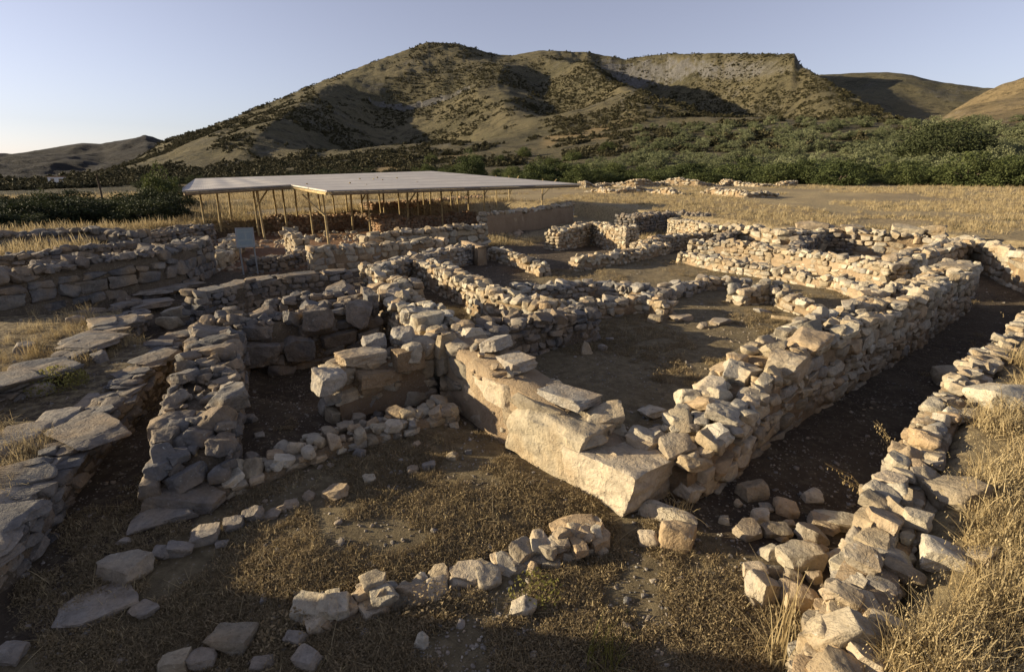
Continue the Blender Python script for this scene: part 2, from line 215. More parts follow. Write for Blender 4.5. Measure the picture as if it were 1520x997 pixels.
STONES = [
 ('broad flat pale slab lying on the path below the rounded grey boulder', -3.55, 3.58, 0.71, 's', 0.13),
 ('rounded grey boulder just behind the broad flat slab', -3.57, 3.94, 0.52, 'b', 0.55),
 ('dark pinkish slab leaning in the path at the foot of the knobbly wall', -3.76, 4.8, 0.77, 's', 0.22),
 ('dark oblong stone at the near end of the left rubble row', -3.26, 5.42, 0.49, 'b', 0.6),
 ('dark rounded stone second from the near end of the left rubble row', -3.06, 5.65, 0.36, 'b', 0.8),
 ('pale orange boulder topping the left rubble row', -2.85, 5.86, 0.41, 'b', 0.9),
 ('flat bluish stone in the thin stone line across the weedy floor', -1.99, 5.06, 0.36, 'b', 0.45),
 ('big angular stone at the bottom edge row with orange side', -1.71, 3.53, 0.46, 'b', 0.5),
 ('pale pitted rock among weeds at the lower left', -2.24, 3.25, 0.44, 'b', 0.5),
 ('pointed sunlit stone standing up in the weeds at the bottom', -1.12, 3.57, 0.38, 'p', 1.0),
 ('small white peaked stone in the dark grass at the bottom', -0.71, 3.2, 0.23, 'p', 1.0),
 ('round purplish stone beside the yellow flowered weeds', 0.09, 3.53, 0.26, 'b', 0.8),
 ('largest squared block of the bottom stone row', -0.41, 3.97, 0.38, 'b', 0.5),
 ('triangular tan stone in front of the bottom stone row', 0.2, 4.03, 0.25, 'p', 0.7),
 ('wide lumpy grey rock where the bottom stone row meets the corner', 0.66, 4.49, 0.63, 'b', 0.5),
 ('large smooth reddish block standing beside the corner block', 1.65, 4.34, 0.44, 'b', 1.0),
 ('long rounded footing stone under the corner of the big wall', 1.66, 4.72, 0.74, 'l', 0.4),
 ('pale lump on top of the stone scatter in the shaded room', -1.43, 6.86, 0.35, 'b', 0.8),
 ('flat pale stone lying on the inner floor beside the big wall', 1.98, 6.71, 0.49, 's', 0.3),
 ('flat grey slab left of centre on the inner room floor', 4.01, 11.82, 0.64, 's', 0.3),
 ('thin pale slab lying flat in the sun on the inner room floor', 4.78, 11.46, 0.67, 's', 0.3),
 ('thin straight stone rod like a fallen beam on the inner floor', 6.4, 11.71, 0.79, 'l', 0.25),
 ('upright dark stone leaning on the end of the shaded cross wall', 1.42, 9.41, 0.37, 'p', 1.1),
 ('smooth rounded orange boulder on the grassy bank at right edge', 5.96, 5.7, 0.93, 'b', 0.55),
 ('squared yellow block at the lip of the grassy bank', 7.83, 8.46, 0.85, 'b', 0.6),
 ('broad flat topped orange slab on the near end of the bank', 3.41, 3.83, 0.7, 'b', 0.5),
 ('long pale stone lying in the grass higher up the bank', 3.96, 3.98, 0.62, 'b', 0.45),
 ('brown lump of rock in the middle of the near bank', 3.23, 3.21, 0.41, 'b', 0.6),
]
SLABS = [(-5.29, 4.75, 1.14), (-5.48, 5.42, 1.05), (-5.77, 6.24, 1.32), (-6.04, 7.16, 1.17), (-6.09, 5.74, 0.95), (-6.09, 6.34, 0.86), (-10.85, 15.25, 1.09), (-10.6, 15.71, 1.0), (-10.34, 16.25, 1.02), (-9.92, 13.83, 1.13)]
ROOF = {'a1': (-16.55, 27, 2.79), 'a2': (-12.7, 31.5, 2.92), 'b1': (-9.46, 27.5, 2.78), 'b2': (5.47, 43, 2.83), 'r2': (-7.43, 50, 3.84), 'r1': (-21.03, 36, 3.3)}
POSTS = [(-17.36, 29.88), (-17.07, 30.99), (-16.91, 32.0), (-15.23, 31.66), (-15.15, 32.02), (-14.26, 30.14), (-15.39, 34.71), (-14.32, 33.58), (-14.0, 34.64), (-12.18, 32.16), (-13.45, 37.32), (-9.37, 26.67), (-12.75, 38.2), (-12.11, 39.14), (-10.37, 34.47), (-10.74, 38.25), (-9.04, 33.6), (-10.02, 40.57), (-9.2, 38.37), (-8.68, 41.08), (-6.94, 35.48), (-6.71, 38.09), (-7.47, 45.29), (-6.94, 45.58), (-4.81, 36.54), (-5.36, 47.0), (-4.82, 47.55), (-3.52, 43.21), (-2.47, 47.54), (-1.46, 50.4), (-0.26, 50.85), (2.76, 48.67)]
BOARD = (-9.68, 19.02)
TUFTS = [(0.7, 3.03), (-0.7, 3.57), (0.21, 3.72), (2.05, 3.02), (-9.44, 11.1), (-9.28, 9.48), (-7.12, 7.51), (-7.43, 8.37), (-9.07, 12.1), (-1.83, 3.27), (1.78, 4.74)]
# ------------------------------------------------------------------ object helpers
def tag(o, label=None, cat=None, group=None, kind=None):
    if label: o['label'] = label
    if cat: o['category'] = cat
    if group: o['group'] = group
    if kind: o['kind'] = kind
    return o
def empty(name, loc=(0, 0, 0), rz=0):
    o = bpy.data.objects.new(name, None); COL.objects.link(o)
    o.location = loc; o.rotation_euler = (0, 0, rz); o.empty_display_size = .2
    return o
class MB:
    """collects vertex / face arrays and links them as ONE mesh object"""
    def __init__(s): s.v = []; s.f = []; s.n = 0
    def add(s, v, f):
        s.v.append(np.asarray(v, float)); s.f.append(np.asarray(f, int)+s.n); s.n += len(v)
    def mesh(s, name, mat, sharp=None, smooth=True):
        m = bpy.data.meshes.new(name)
        V = np.concatenate(s.v); m.vertices.add(len(V)); m.vertices.foreach_set('co', V.ravel())
        idx = np.concatenate([a.ravel() for a in s.f]); cnt = np.concatenate([np.full(len(a), a.shape[1]) for a in s.f])
        m.loops.add(len(idx)); m.loops.foreach_set('vertex_index', idx)
        m.polygons.add(len(cnt)); m.polygons.foreach_set('loop_start', np.concatenate([[0], np.cumsum(cnt)[:-1]]))
        m.polygons.foreach_set('loop_total', cnt)
        m.polygons.foreach_set('use_smooth', np.full(len(cnt), smooth))
        m.materials.append(mat); m.update(); m.validate()
        if sharp: m.set_sharp_from_angle(angle=math.radians(sharp))
        return m
    def build(s, name, mat, parent=None, sharp=None, smooth=True, loc=None):
        o = bpy.data.objects.new(name, s.mesh(name, mat, sharp, smooth)); COL.objects.link(o)
        if parent: o.parent = parent
        if loc: o.location = loc
        return o
def box(c, d, R=None):
    q = np.array([(x, y, z) for z in (-.5, .5) for y in (-.5, .5) for x in (-.5, .5)])*np.array(d)
    if R is not None: q = q@R.T
    return q+np.array(c), np.array([(0, 2, 3, 1), (4, 5, 7, 6), (0, 1, 5, 4), (1, 3, 7, 5), (3, 2, 6, 7), (2, 0, 4, 6)])
def rotm(rz=0, rx=0, ry=0):
    return np.array((Matrix.Rotation(rz, 3, 'Z')@Matrix.Rotation(ry, 3, 'Y')@Matrix.Rotation(rx, 3, 'X')))
def tube(P, R, n=7):
    P = [Vector(p) for p in P]; V = []; F = []
    for i, p in enumerate(P):
        d = (P[min(i+1, len(P)-1)]-P[max(i-1, 0)]).normalized()
        a = d.orthogonal().normalized(); b = d.cross(a)
        for k in range(n):
            t = 2*math.pi*k/n; V.append(p+(a*math.cos(t)+b*math.sin(t))*R[i])
    for i in range(len(P)-1):
        for k in range(n):
            F.append((i*n+k, i*n+(k+1) % n, (i+1)*n+(k+1) % n, (i+1)*n+k))
    V.append(P[0]); V.append(P[-1]); e = len(P)-1
    for k in range(n):
        F.append((len(V)-2, k, (k+1) % n, (k+1) % n)); F.append((len(V)-1, e*n+(k+1) % n, e*n+k, e*n+k))
    return np.array([tuple(v) for v in V]), np.array(F)
def addtube(mb, P, R, n=7):
    v, f = tube(P, R, n); q = f[f[:, 2] != f[:, 3]]; t = f[f[:, 2] == f[:, 3]][:, :3]
    mb.v.append(v); mb.f.append(q+mb.n); mb.f.append(t+mb.n); mb.n += len(v)
# ------------------------------------------------------------------ materials
def newmat(name, rough=.9):
    m = bpy.data.materials.new(name); m.use_nodes = True; nt = m.node_tree
    b = nt.nodes['Principled BSDF']; b.inputs['Roughness'].default_value = rough
    b.inputs['Specular IOR Level'].default_value = .2
    return m, nt, b
def N(nt, t, **k):
    n = nt.nodes.new(t)
    for a, v in k.items():
        if a in n.inputs: n.inputs[a].default_value = v
        else: setattr(n, a, v)
    return n
def ramp(nt, fac, stops, interp='LINEAR'):
    r = nt.nodes.new('ShaderNodeValToRGB'); r.color_ramp.interpolation = interp
    e = r.color_ramp.elements
    while len(e) < len(stops): e.new(.5)
    for x, (p, c) in zip(e, stops):
        x.position = p; x.color = (*c, 1) if len(c) == 3 else c
    nt.links.new(fac, r.inputs[0]); return r.outputs[0]
def mixc(nt, fac, a, b, mode='MIX'):
    m = nt.nodes.new('ShaderNodeMix'); m.data_type = 'RGBA'; m.blend_type = mode
    for s, v in ((m.inputs[0], fac), (m.inputs[6], a), (m.inputs[7], b)):
        if hasattr(v, 'is_linked'): nt.links.new(v, s)
        elif isinstance(v, (int, float)): s.default_value = v
        else: s.default_value = (*v, 1)
    return m.outputs[2]
def noise(nt, vec, scale, detail=6, rough=.6, dist=0):
    n = N(nt, 'ShaderNodeTexNoise', Scale=scale, Detail=detail, Roughness=rough, Distortion=dist)
    nt.links.new(vec, n.inputs['Vector']); return n.outputs['Fac']
def mth(nt, op, a, b=None):
    m = nt.nodes.new('ShaderNodeMath'); m.operation = op
    for s, v in zip(m.inputs, (a, b)):
        if v is None: continue
        if hasattr(v, 'is_linked'): nt.links.new(v, s)
        else: s.default_value = v
    return m.outputs[0]
def bump(nt, b, h, strength, dist, prev=None):
    n = N(nt, 'ShaderNodeBump', Strength=strength, Distance=dist)
    nt.links.new(h, n.inputs['Height'])
    if prev: nt.links.new(prev, n.inputs['Normal'])
    nt.links.new(n.outputs[0], b.inputs['Normal']); return n.outputs[0]
def stone_mat(name, stops, obj_random=False, dust=(.34, .24, .13)):
    m, nt, b = newmat(name, .92)
    geo = N(nt, 'ShaderNodeNewGeometry'); oi = N(nt, 'ShaderNodeObjectInfo')
    p = geo.outputs['Position']
    rnd = oi.outputs['Random'] if obj_random else geo.outputs['Random Per Island']
    base = ramp(nt, rnd, stops)
    n1 = noise(nt, p, 5.5, 7, .65, .4); n2 = noise(nt, p, 27, 5, .6); n3 = noise(nt, p, 1.3, 3)
    v = ramp(nt, n1, [(.28, (.62, .61, .60)), (.5, (1, 1, 1)), (.72, (1.32, 1.28, 1.2))])
    c = mixc(nt, 1, base, v, 'MULTIPLY')
    c = mixc(nt, mth(nt, 'MULTIPLY', ramp(nt, n3, [(.45, (0, 0, 0)), (.68, (1, 1, 1))]), .6), c, dust)          # earth still sticking to the stones
    c = mixc(nt, ramp(nt, noise(nt, p, 13, 6, .7, .6), [(.60, (0, 0, 0)), (.70, (.75, .75, .75))]), c, (.085, .08, .07))  # dark lichen
    c = mixc(nt, ramp(nt, noise(nt, p, 17.7, 5, .7, .3), [(.63, (0, 0, 0)), (.70, (.7, .7, .7))]), c, (.46, .44, .38))    # pale lichen
    c = mixc(nt, .35, c, mixc(nt, 1, c, ramp(nt, n2, [(.3, (.6, .6, .6)), (.7, (1.4, 1.4, 1.4))]), 'MULTIPLY'))
    nt.links.new(c, b.inputs['Base Color'])
    vor = N(nt, 'ShaderNodeTexVoronoi', Scale=11.0, feature='DISTANCE_TO_EDGE'); nt.links.new(p, vor.inputs['Vector'])
    q = bump(nt, b, n1, .75, .07)
    q = bump(nt, b, ramp(nt, vor.outputs['Distance'], [(0, (0, 0, 0)), (.05, (1, 1, 1))]), .22, .02, q)
    bump(nt, b, n2, .6, .02, q)
    return m
GREY = [(0, (.15, .145, .135)), (.2, (.235, .225, .2)), (.36, (.33, .30, .25)), (.5, (.20, .19, .175)), (.64, (.31, .25, .175)), (.82, (.39, .355, .29)), (1, (.24, .23, .215))]
TAN = [(0, (.20, .18, .14)), (.18, (.33, .27, .18)), (.34, (.42, .375, .28)), (.5, (.27, .235, .18)), (.62, (.38, .28, .17)), (.78, (.47, .43, .34)), (.9, (.33, .29, .22)), (1, (.24, .23, .205))]
RED = [(0, (.28, .175, .10)), (.4, (.36, .25, .15)), (.7, (.25, .19, .13)), (1, (.38, .30, .2))]
DARK_SHADED = [(0, (.10, .097, .092)), (.3, (.145, .138, .13)), (.6, (.185, .172, .15)), (.85, (.165, .135, .105)), (1, (.225, .205, .175))]  # weathered grey stone, darkened further to carry the shade on these walls
M = {}
M['tan'] = stone_mat('limestone_tan', TAN); M['grey'] = stone_mat('limestone_grey', GREY); M['dark'] = stone_mat('stone_dark_shaded', DARK_SHADED)
M['red'] = stone_mat('stone_red', RED, dust=(.28, .14, .07)); M['loose'] = stone_mat('stone_loose', TAN, True); M['loosegrey'] = stone_mat('stone_loose_grey', GREY, True)
M['slab'] = stone_mat('stone_slab', [(0, (.20, .185, .165)), (.5, (.25, .225, .19)), (1, (.29, .255, .21))], True)
def earth_mat(name, c0, c1, sc=3.0):
    m, nt, b = newmat(name, .97); p = N(nt, 'ShaderNodeNewGeometry').outputs['Position']
    n1 = noise(nt, p, sc, 8, .7, .5); n2 = noise(nt, p, 30, 5, .65)
    c = ramp(nt, n1, [(.3, c0), (.7, c1)])
    c = mixc(nt, ramp(nt, n2, [(.56, (0, 0, 0)), (.66, (.6, .6, .6))]), c, (.36, .31, .24))
    nt.links.new(c, b.inputs['Base Color'])
    q = bump(nt, b, n1, .9, .12); bump(nt, b, n2, .8, .035, q); return m
M['core'] = earth_mat('mud_mortar', (.20, .14, .08), (.34, .25, .15))
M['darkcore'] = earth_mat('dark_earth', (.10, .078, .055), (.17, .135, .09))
M['plaster'] = earth_mat('eroded_plaster', (.27, .19, .115), (.40, .31, .20), 2.2)
M['brownplaster'] = earth_mat('brown_plaster', (.22, .15, .09), (.29, .21, .13), 1.5)
M['redearth'] = earth_mat('red_earth', (.16, .09, .05), (.27, .165, .095))
def ground_mat():
    m, nt, b = newmat('dry_ground', .97)
    g = N(nt, 'ShaderNodeNewGeometry'); p = g.outputs['Position']
    at = N(nt, 'ShaderNodeAttribute', attribute_name='cover'); sep = N(nt, 'ShaderNodeSeparateColor')
    nt.links.new(at.outputs['Color'], sep.inputs[0])
    n1 = noise(nt, p, .8, 7, .65, .4); n2 = noise(nt, p, 7, 7, .7, .3); n3 = noise(nt, p, 45, 5, .7); n4 = noise(nt, p, .09, 5, .6)
    soil = ramp(nt, n1, [(.3, (.062, .046, .032)), (.5, (.09, .068, .045)), (.72, (.14, .108, .07))])
    soil = mixc(nt, ramp(nt, n2, [(.5, (0, 0, 0)), (.64, (.8, .8, .8))]), soil, (.17, .135, .085))
    straw = ramp(nt, n2, [(.3, (.20, .15, .078)), (.5, (.33, .26, .14)), (.7, (.43, .35, .2))])
    straw = mixc(nt, ramp(nt, n4, [(.42, (0, 0, 0)), (.6, (.7, .7, .7))]), straw, (.20, .155, .095))
    weed = ramp(nt, n2, [(.3, (.11, .085, .05)), (.5, (.19, .15, .085)), (.7, (.28, .225, .13))])
    red = ramp(nt, n2, [(.3, (.14, .075, .04)), (.6, (.24, .14, .08)), (.8, (.32, .22, .14))])
    wob = mth(nt, 'MULTIPLY', mth(nt, 'SUBTRACT', n2, .5), 1.4)
    def edge(s): return ramp(nt, mth(nt, 'ADD', s, wob), [(.35, (0, 0, 0)), (.65, (1, 1, 1))])
    c = mixc(nt, edge(sep.outputs[1]), soil, weed)
    c = mixc(nt, edge(sep.outputs[2]), c, red)
    c = mixc(nt, edge(sep.outputs[0]), c, straw)
    peb = N(nt, 'ShaderNodeTexVoronoi', Scale=22.0); nt.links.new(p, peb.inputs['Vector'])
    pm = mth(nt, 'MULTIPLY', mth(nt, 'LESS_THAN', peb.outputs['Distance'], .26), mth(nt, 'GREATER_THAN', peb.outputs['Color'], .62))
    c = mixc(nt, mth(nt, 'MULTIPLY', pm, .75), c, (.31, .265, .2))
    nt.links.new(c, b.inputs['Base Color'])
    q = bump(nt, b, n2, .8, .10); q = bump(nt, b, n3, .9, .03, q); bump(nt, b, pm, .5, .015, q)
    return m
M['ground'] = ground_mat()
def hill_mat(name, veg, tan, rock, s=1.0):
    m, nt, b = newmat(name, .97)
    g = N(nt, 'ShaderNodeNewGeometry'); p = g.outputs['Position']
    sp = N(nt, 'ShaderNodeSeparateXYZ'); nt.links.new(g.outputs['True Normal'], sp.inputs[0])
    n1 = noise(nt, p, .011*s, 8, .62, .5); n2 = noise(nt, p, .09*s, 8, .75, .3); n3 = noise(nt, p, .42*s, 5, .8); n4 = noise(nt, p, .02*s, 6, .7)
    c = ramp(nt, n1, [(.34, veg), (.62, tan)])
    c = mixc(nt, ramp(nt, n2, [(.5, (0, 0, 0)), (.62, (.85, .85, .85))]), c, tuple(x*.36 for x in veg))
    c = mixc(nt, ramp(nt, n3, [(.53, (0, 0, 0)), (.63, (.75, .75, .75))]), c, tuple(x*1.35 for x in tan))
    steep = ramp(nt, mth(nt, 'ADD', sp.outputs[2], mth(nt, 'MULTIPLY', mth(nt, 'SUBTRACT', n2, .5), .5)), [(.58, (1, 1, 1)), (.74, (0, 0, 0))])
    patch = ramp(nt, n4, [(.57, (0, 0, 0)), (.67, (.8, .8, .8))])
    rk = mth(nt, 'MAXIMUM', steep, mth(nt, 'MULTIPLY', patch, ramp(nt, n3, [(.45, (0, 0, 0)), (.6, (1, 1, 1))])))
    c = mixc(nt, rk, c, mixc(nt, ramp(nt, n3, [(.35, (0, 0, 0)), (.65, (1, 1, 1))]), tuple(x*.6 for x in rock), rock))
    at = N(nt, 'ShaderNodeAttribute', attribute_name='stubble'); fg = mth(nt, 'MULTIPLY', at.outputs['Fac'], ramp(nt, n2, [(.36, (0, 0, 0)), (.5, (1, 1, 1))]))
    c = mixc(nt, fg, c, ramp(nt, n3, [(.3, (.20, .14, .065)), (.7, (.34, .255, .13))]))
    nt.links.new(c, b.inputs['Base Color'])
    q = bump(nt, b, n2, .8, 4.0/s); bump(nt, b, n3, .9, 1.6/s, q)
    return m
M['mountain'] = hill_mat('scrub_hillside', (.076, .069, .037), (.138, .117, .064), (.18, .172, .158))
M['farhill'] = hill_mat('far_hillside_shaded', (.022, .021, .018), (.038, .034, .028), (.07, .066, .062), .7)  # colours lowered to put shade on the left hills and plain
M['tanhill'] = hill_mat('golden_hillside', (.13, .105, .055), (.25, .19, .1), (.26, .23, .19))
def leaf_mat(name, c0, c1, trans=.25, rnd=.5):
    m, nt, b = newmat(name, .75)
    oi = N(nt, 'ShaderNodeObjectInfo'); p = N(nt, 'ShaderNodeNewGeometry')
    n = noise(nt, p.outputs['Position'], .8, 3)
    f = mth(nt, 'ADD', mth(nt, 'MULTIPLY', oi.outputs['Random'], rnd), mth(nt, 'MULTIPLY', n, 1-rnd))
    f = mth(nt, 'ADD', mth(nt, 'MULTIPLY', p.outputs['Random Per Island'], .35), mth(nt, 'MULTIPLY', f, .65))
    c = ramp(nt, f, [(.25, c0), (.75, c1)])
    nt.links.new(c, b.inputs['Base Color'])
    tr = N(nt, 'ShaderNodeBsdfTranslucent'); nt.links.new(c, tr.inputs['Color'])
    mx = N(nt, 'ShaderNodeMixShader', Fac=trans)
    nt.links.new(b.outputs[0], mx.inputs[1]); nt.links.new(tr.outputs[0], mx.inputs[2])
    nt.links.new(mx.outputs[0], nt.nodes['Material Output'].inputs[0]); return m
M['straw'] = leaf_mat('dry_straw', (.26, .19, .09), (.54, .44, .25), .3)
M['weed'] = leaf_mat('dull_weed', (.15, .115, .062), (.35, .27, .155), .25)
M['greenweed'] = leaf_mat('green_weed', (.13, .125, .03), (.30, .27, .085), .3)
M['mastic'] = leaf_mat('mastic_leaf', (.04, .055, .018), (.11, .125, .042), .25)
M['darkleaf'] = leaf_mat('dark_leaf', (.02, .027, .011), (.055, .064, .024), .15)  # shade put into the left bushes' leaf colour; the carob is naturally dark
M['olive'] = leaf_mat('olive_leaf', (.095, .11, .05), (.21, .22, .115), .25)
M['scrub'] = leaf_mat('thorny_scrub', (.042, .041, .019), (.115, .10, .05), .1)
def plain(name, c, rough=.6, var=.25, sc=6, metal=0):
    m, nt, b = newmat(name, rough); p = N(nt, 'ShaderNodeTexCoord').outputs['Object']
    n = noise(nt, p, sc, 6, .65)
    nt.links.new(mixc(nt, 1, c, ramp(nt, n, [(.3, (1-var,)*3), (.7, (1+var,)*3)]), 'MULTIPLY'), b.inputs['Base Color'])
    b.inputs['Metallic'].default_value = metal; bump(nt, b, n, .25, .01); return m
M['wood'] = plain('weathered_pole', (.36, .27, .13), .8, .35, 5); M['bark'] = plain('bark', (.09, .07, .05), .95, .4)
M['beam'] = plain('old_timber', (.20, .15, .09), .85, .35); M['board'] = plain('pale_board', (.25, .275, .25), .5, .06)
M['steel'] = plain('grey_steel', (.25, .25, .24), .5, .2); M['white'] = plain('whitewash', (.72, .69, .64), .8, .08); M['tile'] = plain('roof_tile', (.35, .2, .13), .8, .2)
M['dim'] = plain('printed_panel', (.20, .235, .235), .6, .1, 40)
def roof_mat():
    m, nt, b = newmat('weathered_roof_sheet', .7); tc = N(nt, 'ShaderNodeUVMap'); p = tc.outputs[0]
    n = noise(nt, p, 1.2, 6, .65)
    w = N(nt, 'ShaderNodeTexWave', Scale=2.4, bands_direction='X'); nt.links.new(p, w.inputs['Vector'])
    c = ramp(nt, n, [(.3, (.44, .405, .355)), (.7, (.59, .55, .485))])
    ws = N(nt, 'ShaderNodeSeparateXYZ'); nt.links.new(p, ws.inputs[0])
    st = mth(nt, 'LESS_THAN', mth(nt, 'FRACT', mth(nt, 'MULTIPLY', ws.outputs[1], .42)), .09)
    c = mixc(nt, mth(nt, 'MULTIPLY', st, .8), c, (.20, .185, .17))
    c = mixc(nt, mth(nt, 'MULTIPLY', w.outputs['Fac'], .28), c, (.27, .25, .235))
    nt.links.new(c, b.inputs['Base Color']); bump(nt, b, w.outputs['Fac'], .10, .02); return m
M['roof'] = roof_mat()
# ------------------------------------------------------------------ the terrain
def grid_obj(name, A, D, zf, mat, cover=False):
    a, d = np.meshgrid(A, D); x = d*np.sin(np.radians(a)); y = d*np.cos(np.radians(a))
    z = zf(a, d, x, y); V = np.stack([x.ravel(), y.ravel(), z.ravel()], 1)
    nA, nD = len(A), len(D); i = np.arange(nD-1)[:, None]*nA+np.arange(nA-1)[None]; i = i.ravel()
    mb = MB(); mb.add(V, np.stack([i, i+1, i+1+nA, i+nA], 1)[:, ::-1])
    o = mb.build(name, mat); o['kind'] = 'structure'
    if cover:
        X, Y = V[:, 0], V[:, 1]; c = np.zeros((len(X), 4), np.float32); c[:, 3] = 1
        r = np.hypot(X, Y); near = r < 70
        k = np.ones(len(X)); k[near] = smooth((polydist(X[near], Y[near], DIG)+.3)/.6)
        c[:, 0] = k*.62+.0
        far = r > 40; c[far, 0] = .62+.25*smooth((r[far]-40)/30)
        lt = smooth((polydist(X, Y, TERR)-.1)/-.4); c[:, 0] = np.maximum(c[:, 0], lt*.5)
        c[:, 1] = np.maximum(1-smooth((polydist(X, Y, WEEDY)+.2)/.6), 1.0*(1-smooth((polydist(X, Y, ZONES[0][2])+.1)/.6)))
        bk = smooth((Y-27)/4)*smooth((polydist(X, Y, REDPIT)-.5)/1.5)*(r < 70); c[:, 0] = np.maximum(c[:, 0], .6*bk)
        c[:, 2] = (1-smooth((polydist(X, Y, REDPIT)+1)/2))*.8
        at = o.data.color_attributes.new('cover', 'FLOAT_COLOR', 'POINT'); at.data.foreach_set('color', c.ravel())
    return o
TERR = ZONES[5][2]
WEEDY = [(-3.6,3.2),(-3.4,4.4),(-2.9,5.3),(-1.0,7.2),(1.3,4.9),(2.1,4.3),(2.4,3.6),(1.2,1),(-6,1)]
REDPIT = [(-17,22),(-17.5,29),(-15,35.5),(-8,45.5),(-1,51),(4,46),(-1,32.5),(-6,24),(-9,19)]
inner = np.arange(-56, 56.01, .22); outer = np.arange(60, 300.1, 4)
AZ = np.concatenate([inner, outer, [304]])
ground_o = grid_obj('ground', AZ, np.exp(np.arange(math.log(.8), math.log(126), .0105)), lambda a, d, x, y: ground(x, y), M['ground'], True)
inner = np.arange(-52, 52.01, .11); outer = np.concatenate([np.arange(-90, -52, 2)])
AM = np.concatenate([outer, inner, -outer[::-1]])
def mz(a, d, x, y):
    z = np.where(d < D1, field(x, y)+.5*fbm(x/9, y/9, 3, 8)*smooth((d-118)/20), mountain(a, d))
    return np.maximum(z, -14)
mo = grid_obj('mountain', AM, np.exp(np.arange(math.log(121), math.log(1250), .0082)), mz, M['mountain'])
V = np.zeros(len(mo.data.vertices)*3); mo.data.vertices.foreach_get('co', V); V = V.reshape(-1, 3); aa = np.degrees(np.arctan2(V[:, 0], V[:, 1])); dd = np.hypot(V[:, 0], V[:, 1])
fs = np.zeros(len(V))
for a0, a1, d0, d1, st in ((-22, -9.5, 165, 262, 1.), (-33, -22, 140, 200, .7), (2.5, 13, 262, 340, .75), (-9, 3, 255, 285, .5), (34, 48, 262, 300, .6)):
    fs = np.maximum(fs, st*smooth((aa-a0)/1.5)*smooth((a1-aa)/1.5)*smooth((dd-d0)/12)*smooth((d1-dd)/12)*smooth(.5+4*fbm(aa*.35, dd/22, 3, 99)))
mo.data.attributes.new('stubble', 'FLOAT', 'POINT').data.foreach_set('value', fs.astype(np.float32))
def hill(name, crest, Dc, Db, tb, mat, a0, a1, rug=10, sc=90):
    def f(a, d, x, y):
        z = layer(a, d, crest, Dc, Db, tb)
        t = np.clip((d-Db)/(Dc-Db), 0, 1)
        e = smooth(t*3)*(1-.8*smooth((t-.85)/.15))
        return np.maximum(z+e*rug*fbm(x/sc, y/sc, 5, 91)*2+smooth(t*4)*1.6*fbm(x/16, y/16, 3, 95), -14)
    return grid_obj(name, np.arange(a0, a1, .16), np.exp(np.arange(math.log(Db), math.log(Dc*1.5), .012)), f, mat)
hill('far_hill', HILL2, 820., 480., .05, M['mountain'], 14, 60, 5)
hill('hillside', HILL3, 640., 290., .058, M['tanhill'], 31, 64, 7)
hill('distant_hills', HILLL, 1500., 560., -.022, M['farhill'], -72, -17, 16, 160)
mb = MB(); R_ = 9000.; k = 96
t = np.linspace(0, 2*math.pi, k, endpoint=False)
ring = lambda r, z: np.stack([r*np.cos(t), r*np.sin(t), np.full(k, z)], 1)
i = np.arange(k); j = (i+1) % k
mb.add(np.concatenate([ring(110, -3.5), ring(500, -10), ring(R_, -12)]), np.concatenate([np.stack([i, j, j+k, i+k], 1)[:, ::-1], np.stack([i+k, j+k, j+2*k, i+2*k], 1)[:, ::-1]]))
mb.build('plain', M['farhill'])['kind'] = 'structure'
# ------------------------------------------------------------------ stones
_ico = {}
def ico(n):
    if n not in _ico:
        b = bmesh.new(); bmesh.ops.create_icosphere(b, subdivisions=n, radius=1); b.verts.ensure_lookup_table()
        _ico[n] = (np.array([v.co[:] for v in b.verts]), np.array([[v.index for v in f.verts] for f in b.faces])); b.free()
    return _ico[n]
_rock = {}
def rock(seed, n=3, boxy=.5, cuts=7):
    """one broken stone in a unit box: cut planes, then roughened"""
    key = (seed, n, boxy, cuts)
    if key in _rock: return _rock[key]
    r = np.random.default_rng(seed*7+3); v, f = ico(n); v = v.copy()
    p = 2.2+boxy*6; v = v/(np.sum(np.abs(v)**p, 1)**(1/p))[:, None]
    dirs = [np.array(q, float) for q in ((1,0,0),(-1,0,0),(0,1,0),(0,-1,0),(0,0,1),(0,0,-1))]
    for q in dirs:
        q = q+r.normal(0, .16 if cuts > 4 else .06, 3); q /= np.linalg.norm(q); d = r.uniform(.66, .9) if cuts > 4 else r.uniform(.78, .9)
        v -= np.maximum(v@q-d, 0)[:, None]*q
    for _ in range(cuts):
        q = r.normal(0, 1, 3); q /= np.linalg.norm(q); d = r.uniform(.7, 1.0)+(.2 if cuts < 7 else 0)
        v -= np.maximum(v@q-d, 0)[:, None]*q
    off = Vector(r.uniform(-50, 50, 3)); nv = v/np.maximum(np.linalg.norm(v, axis=1), 1e-6)[:, None]
    h = np.array([mnoise.noise(Vector(q)*1.7+off)*.09+mnoise.noise(Vector(q)*4.3+off)*.05+(mnoise.noise(Vector(q)*9+off)*.025 if n > 2 else 0) for q in v])
    v = v+nv*h[:, None]
    lo, hi = v.min(0), v.max(0); v = (v-(lo+hi)/2)/(hi-lo)
    _rock[key] = (v, f); return _rock[key]
def lod(x, y, size):
    a = size/math.hypot(x, y, 3.6)*660
    return 4 if a > 26 else (3 if a > 7 else 2)
def put(mb, c, dims, rz=0, tilt=.12, boxy=.5, r=random, n=None):
    v, f = rock(r.randrange(18), n or lod(c[0], c[1], max(dims)), boxy)
    R = rotm(rz, r.gauss(0, tilt), r.gauss(0, tilt))
    flip = np.array([r.choice((-1, 1)), r.choice((-1, 1)), 1.])
    vv = (v*flip*np.array(dims))@R.T+np.array(c)
    mb.add(vv, f if flip[0]*flip[1] > 0 else f[:, ::-1])
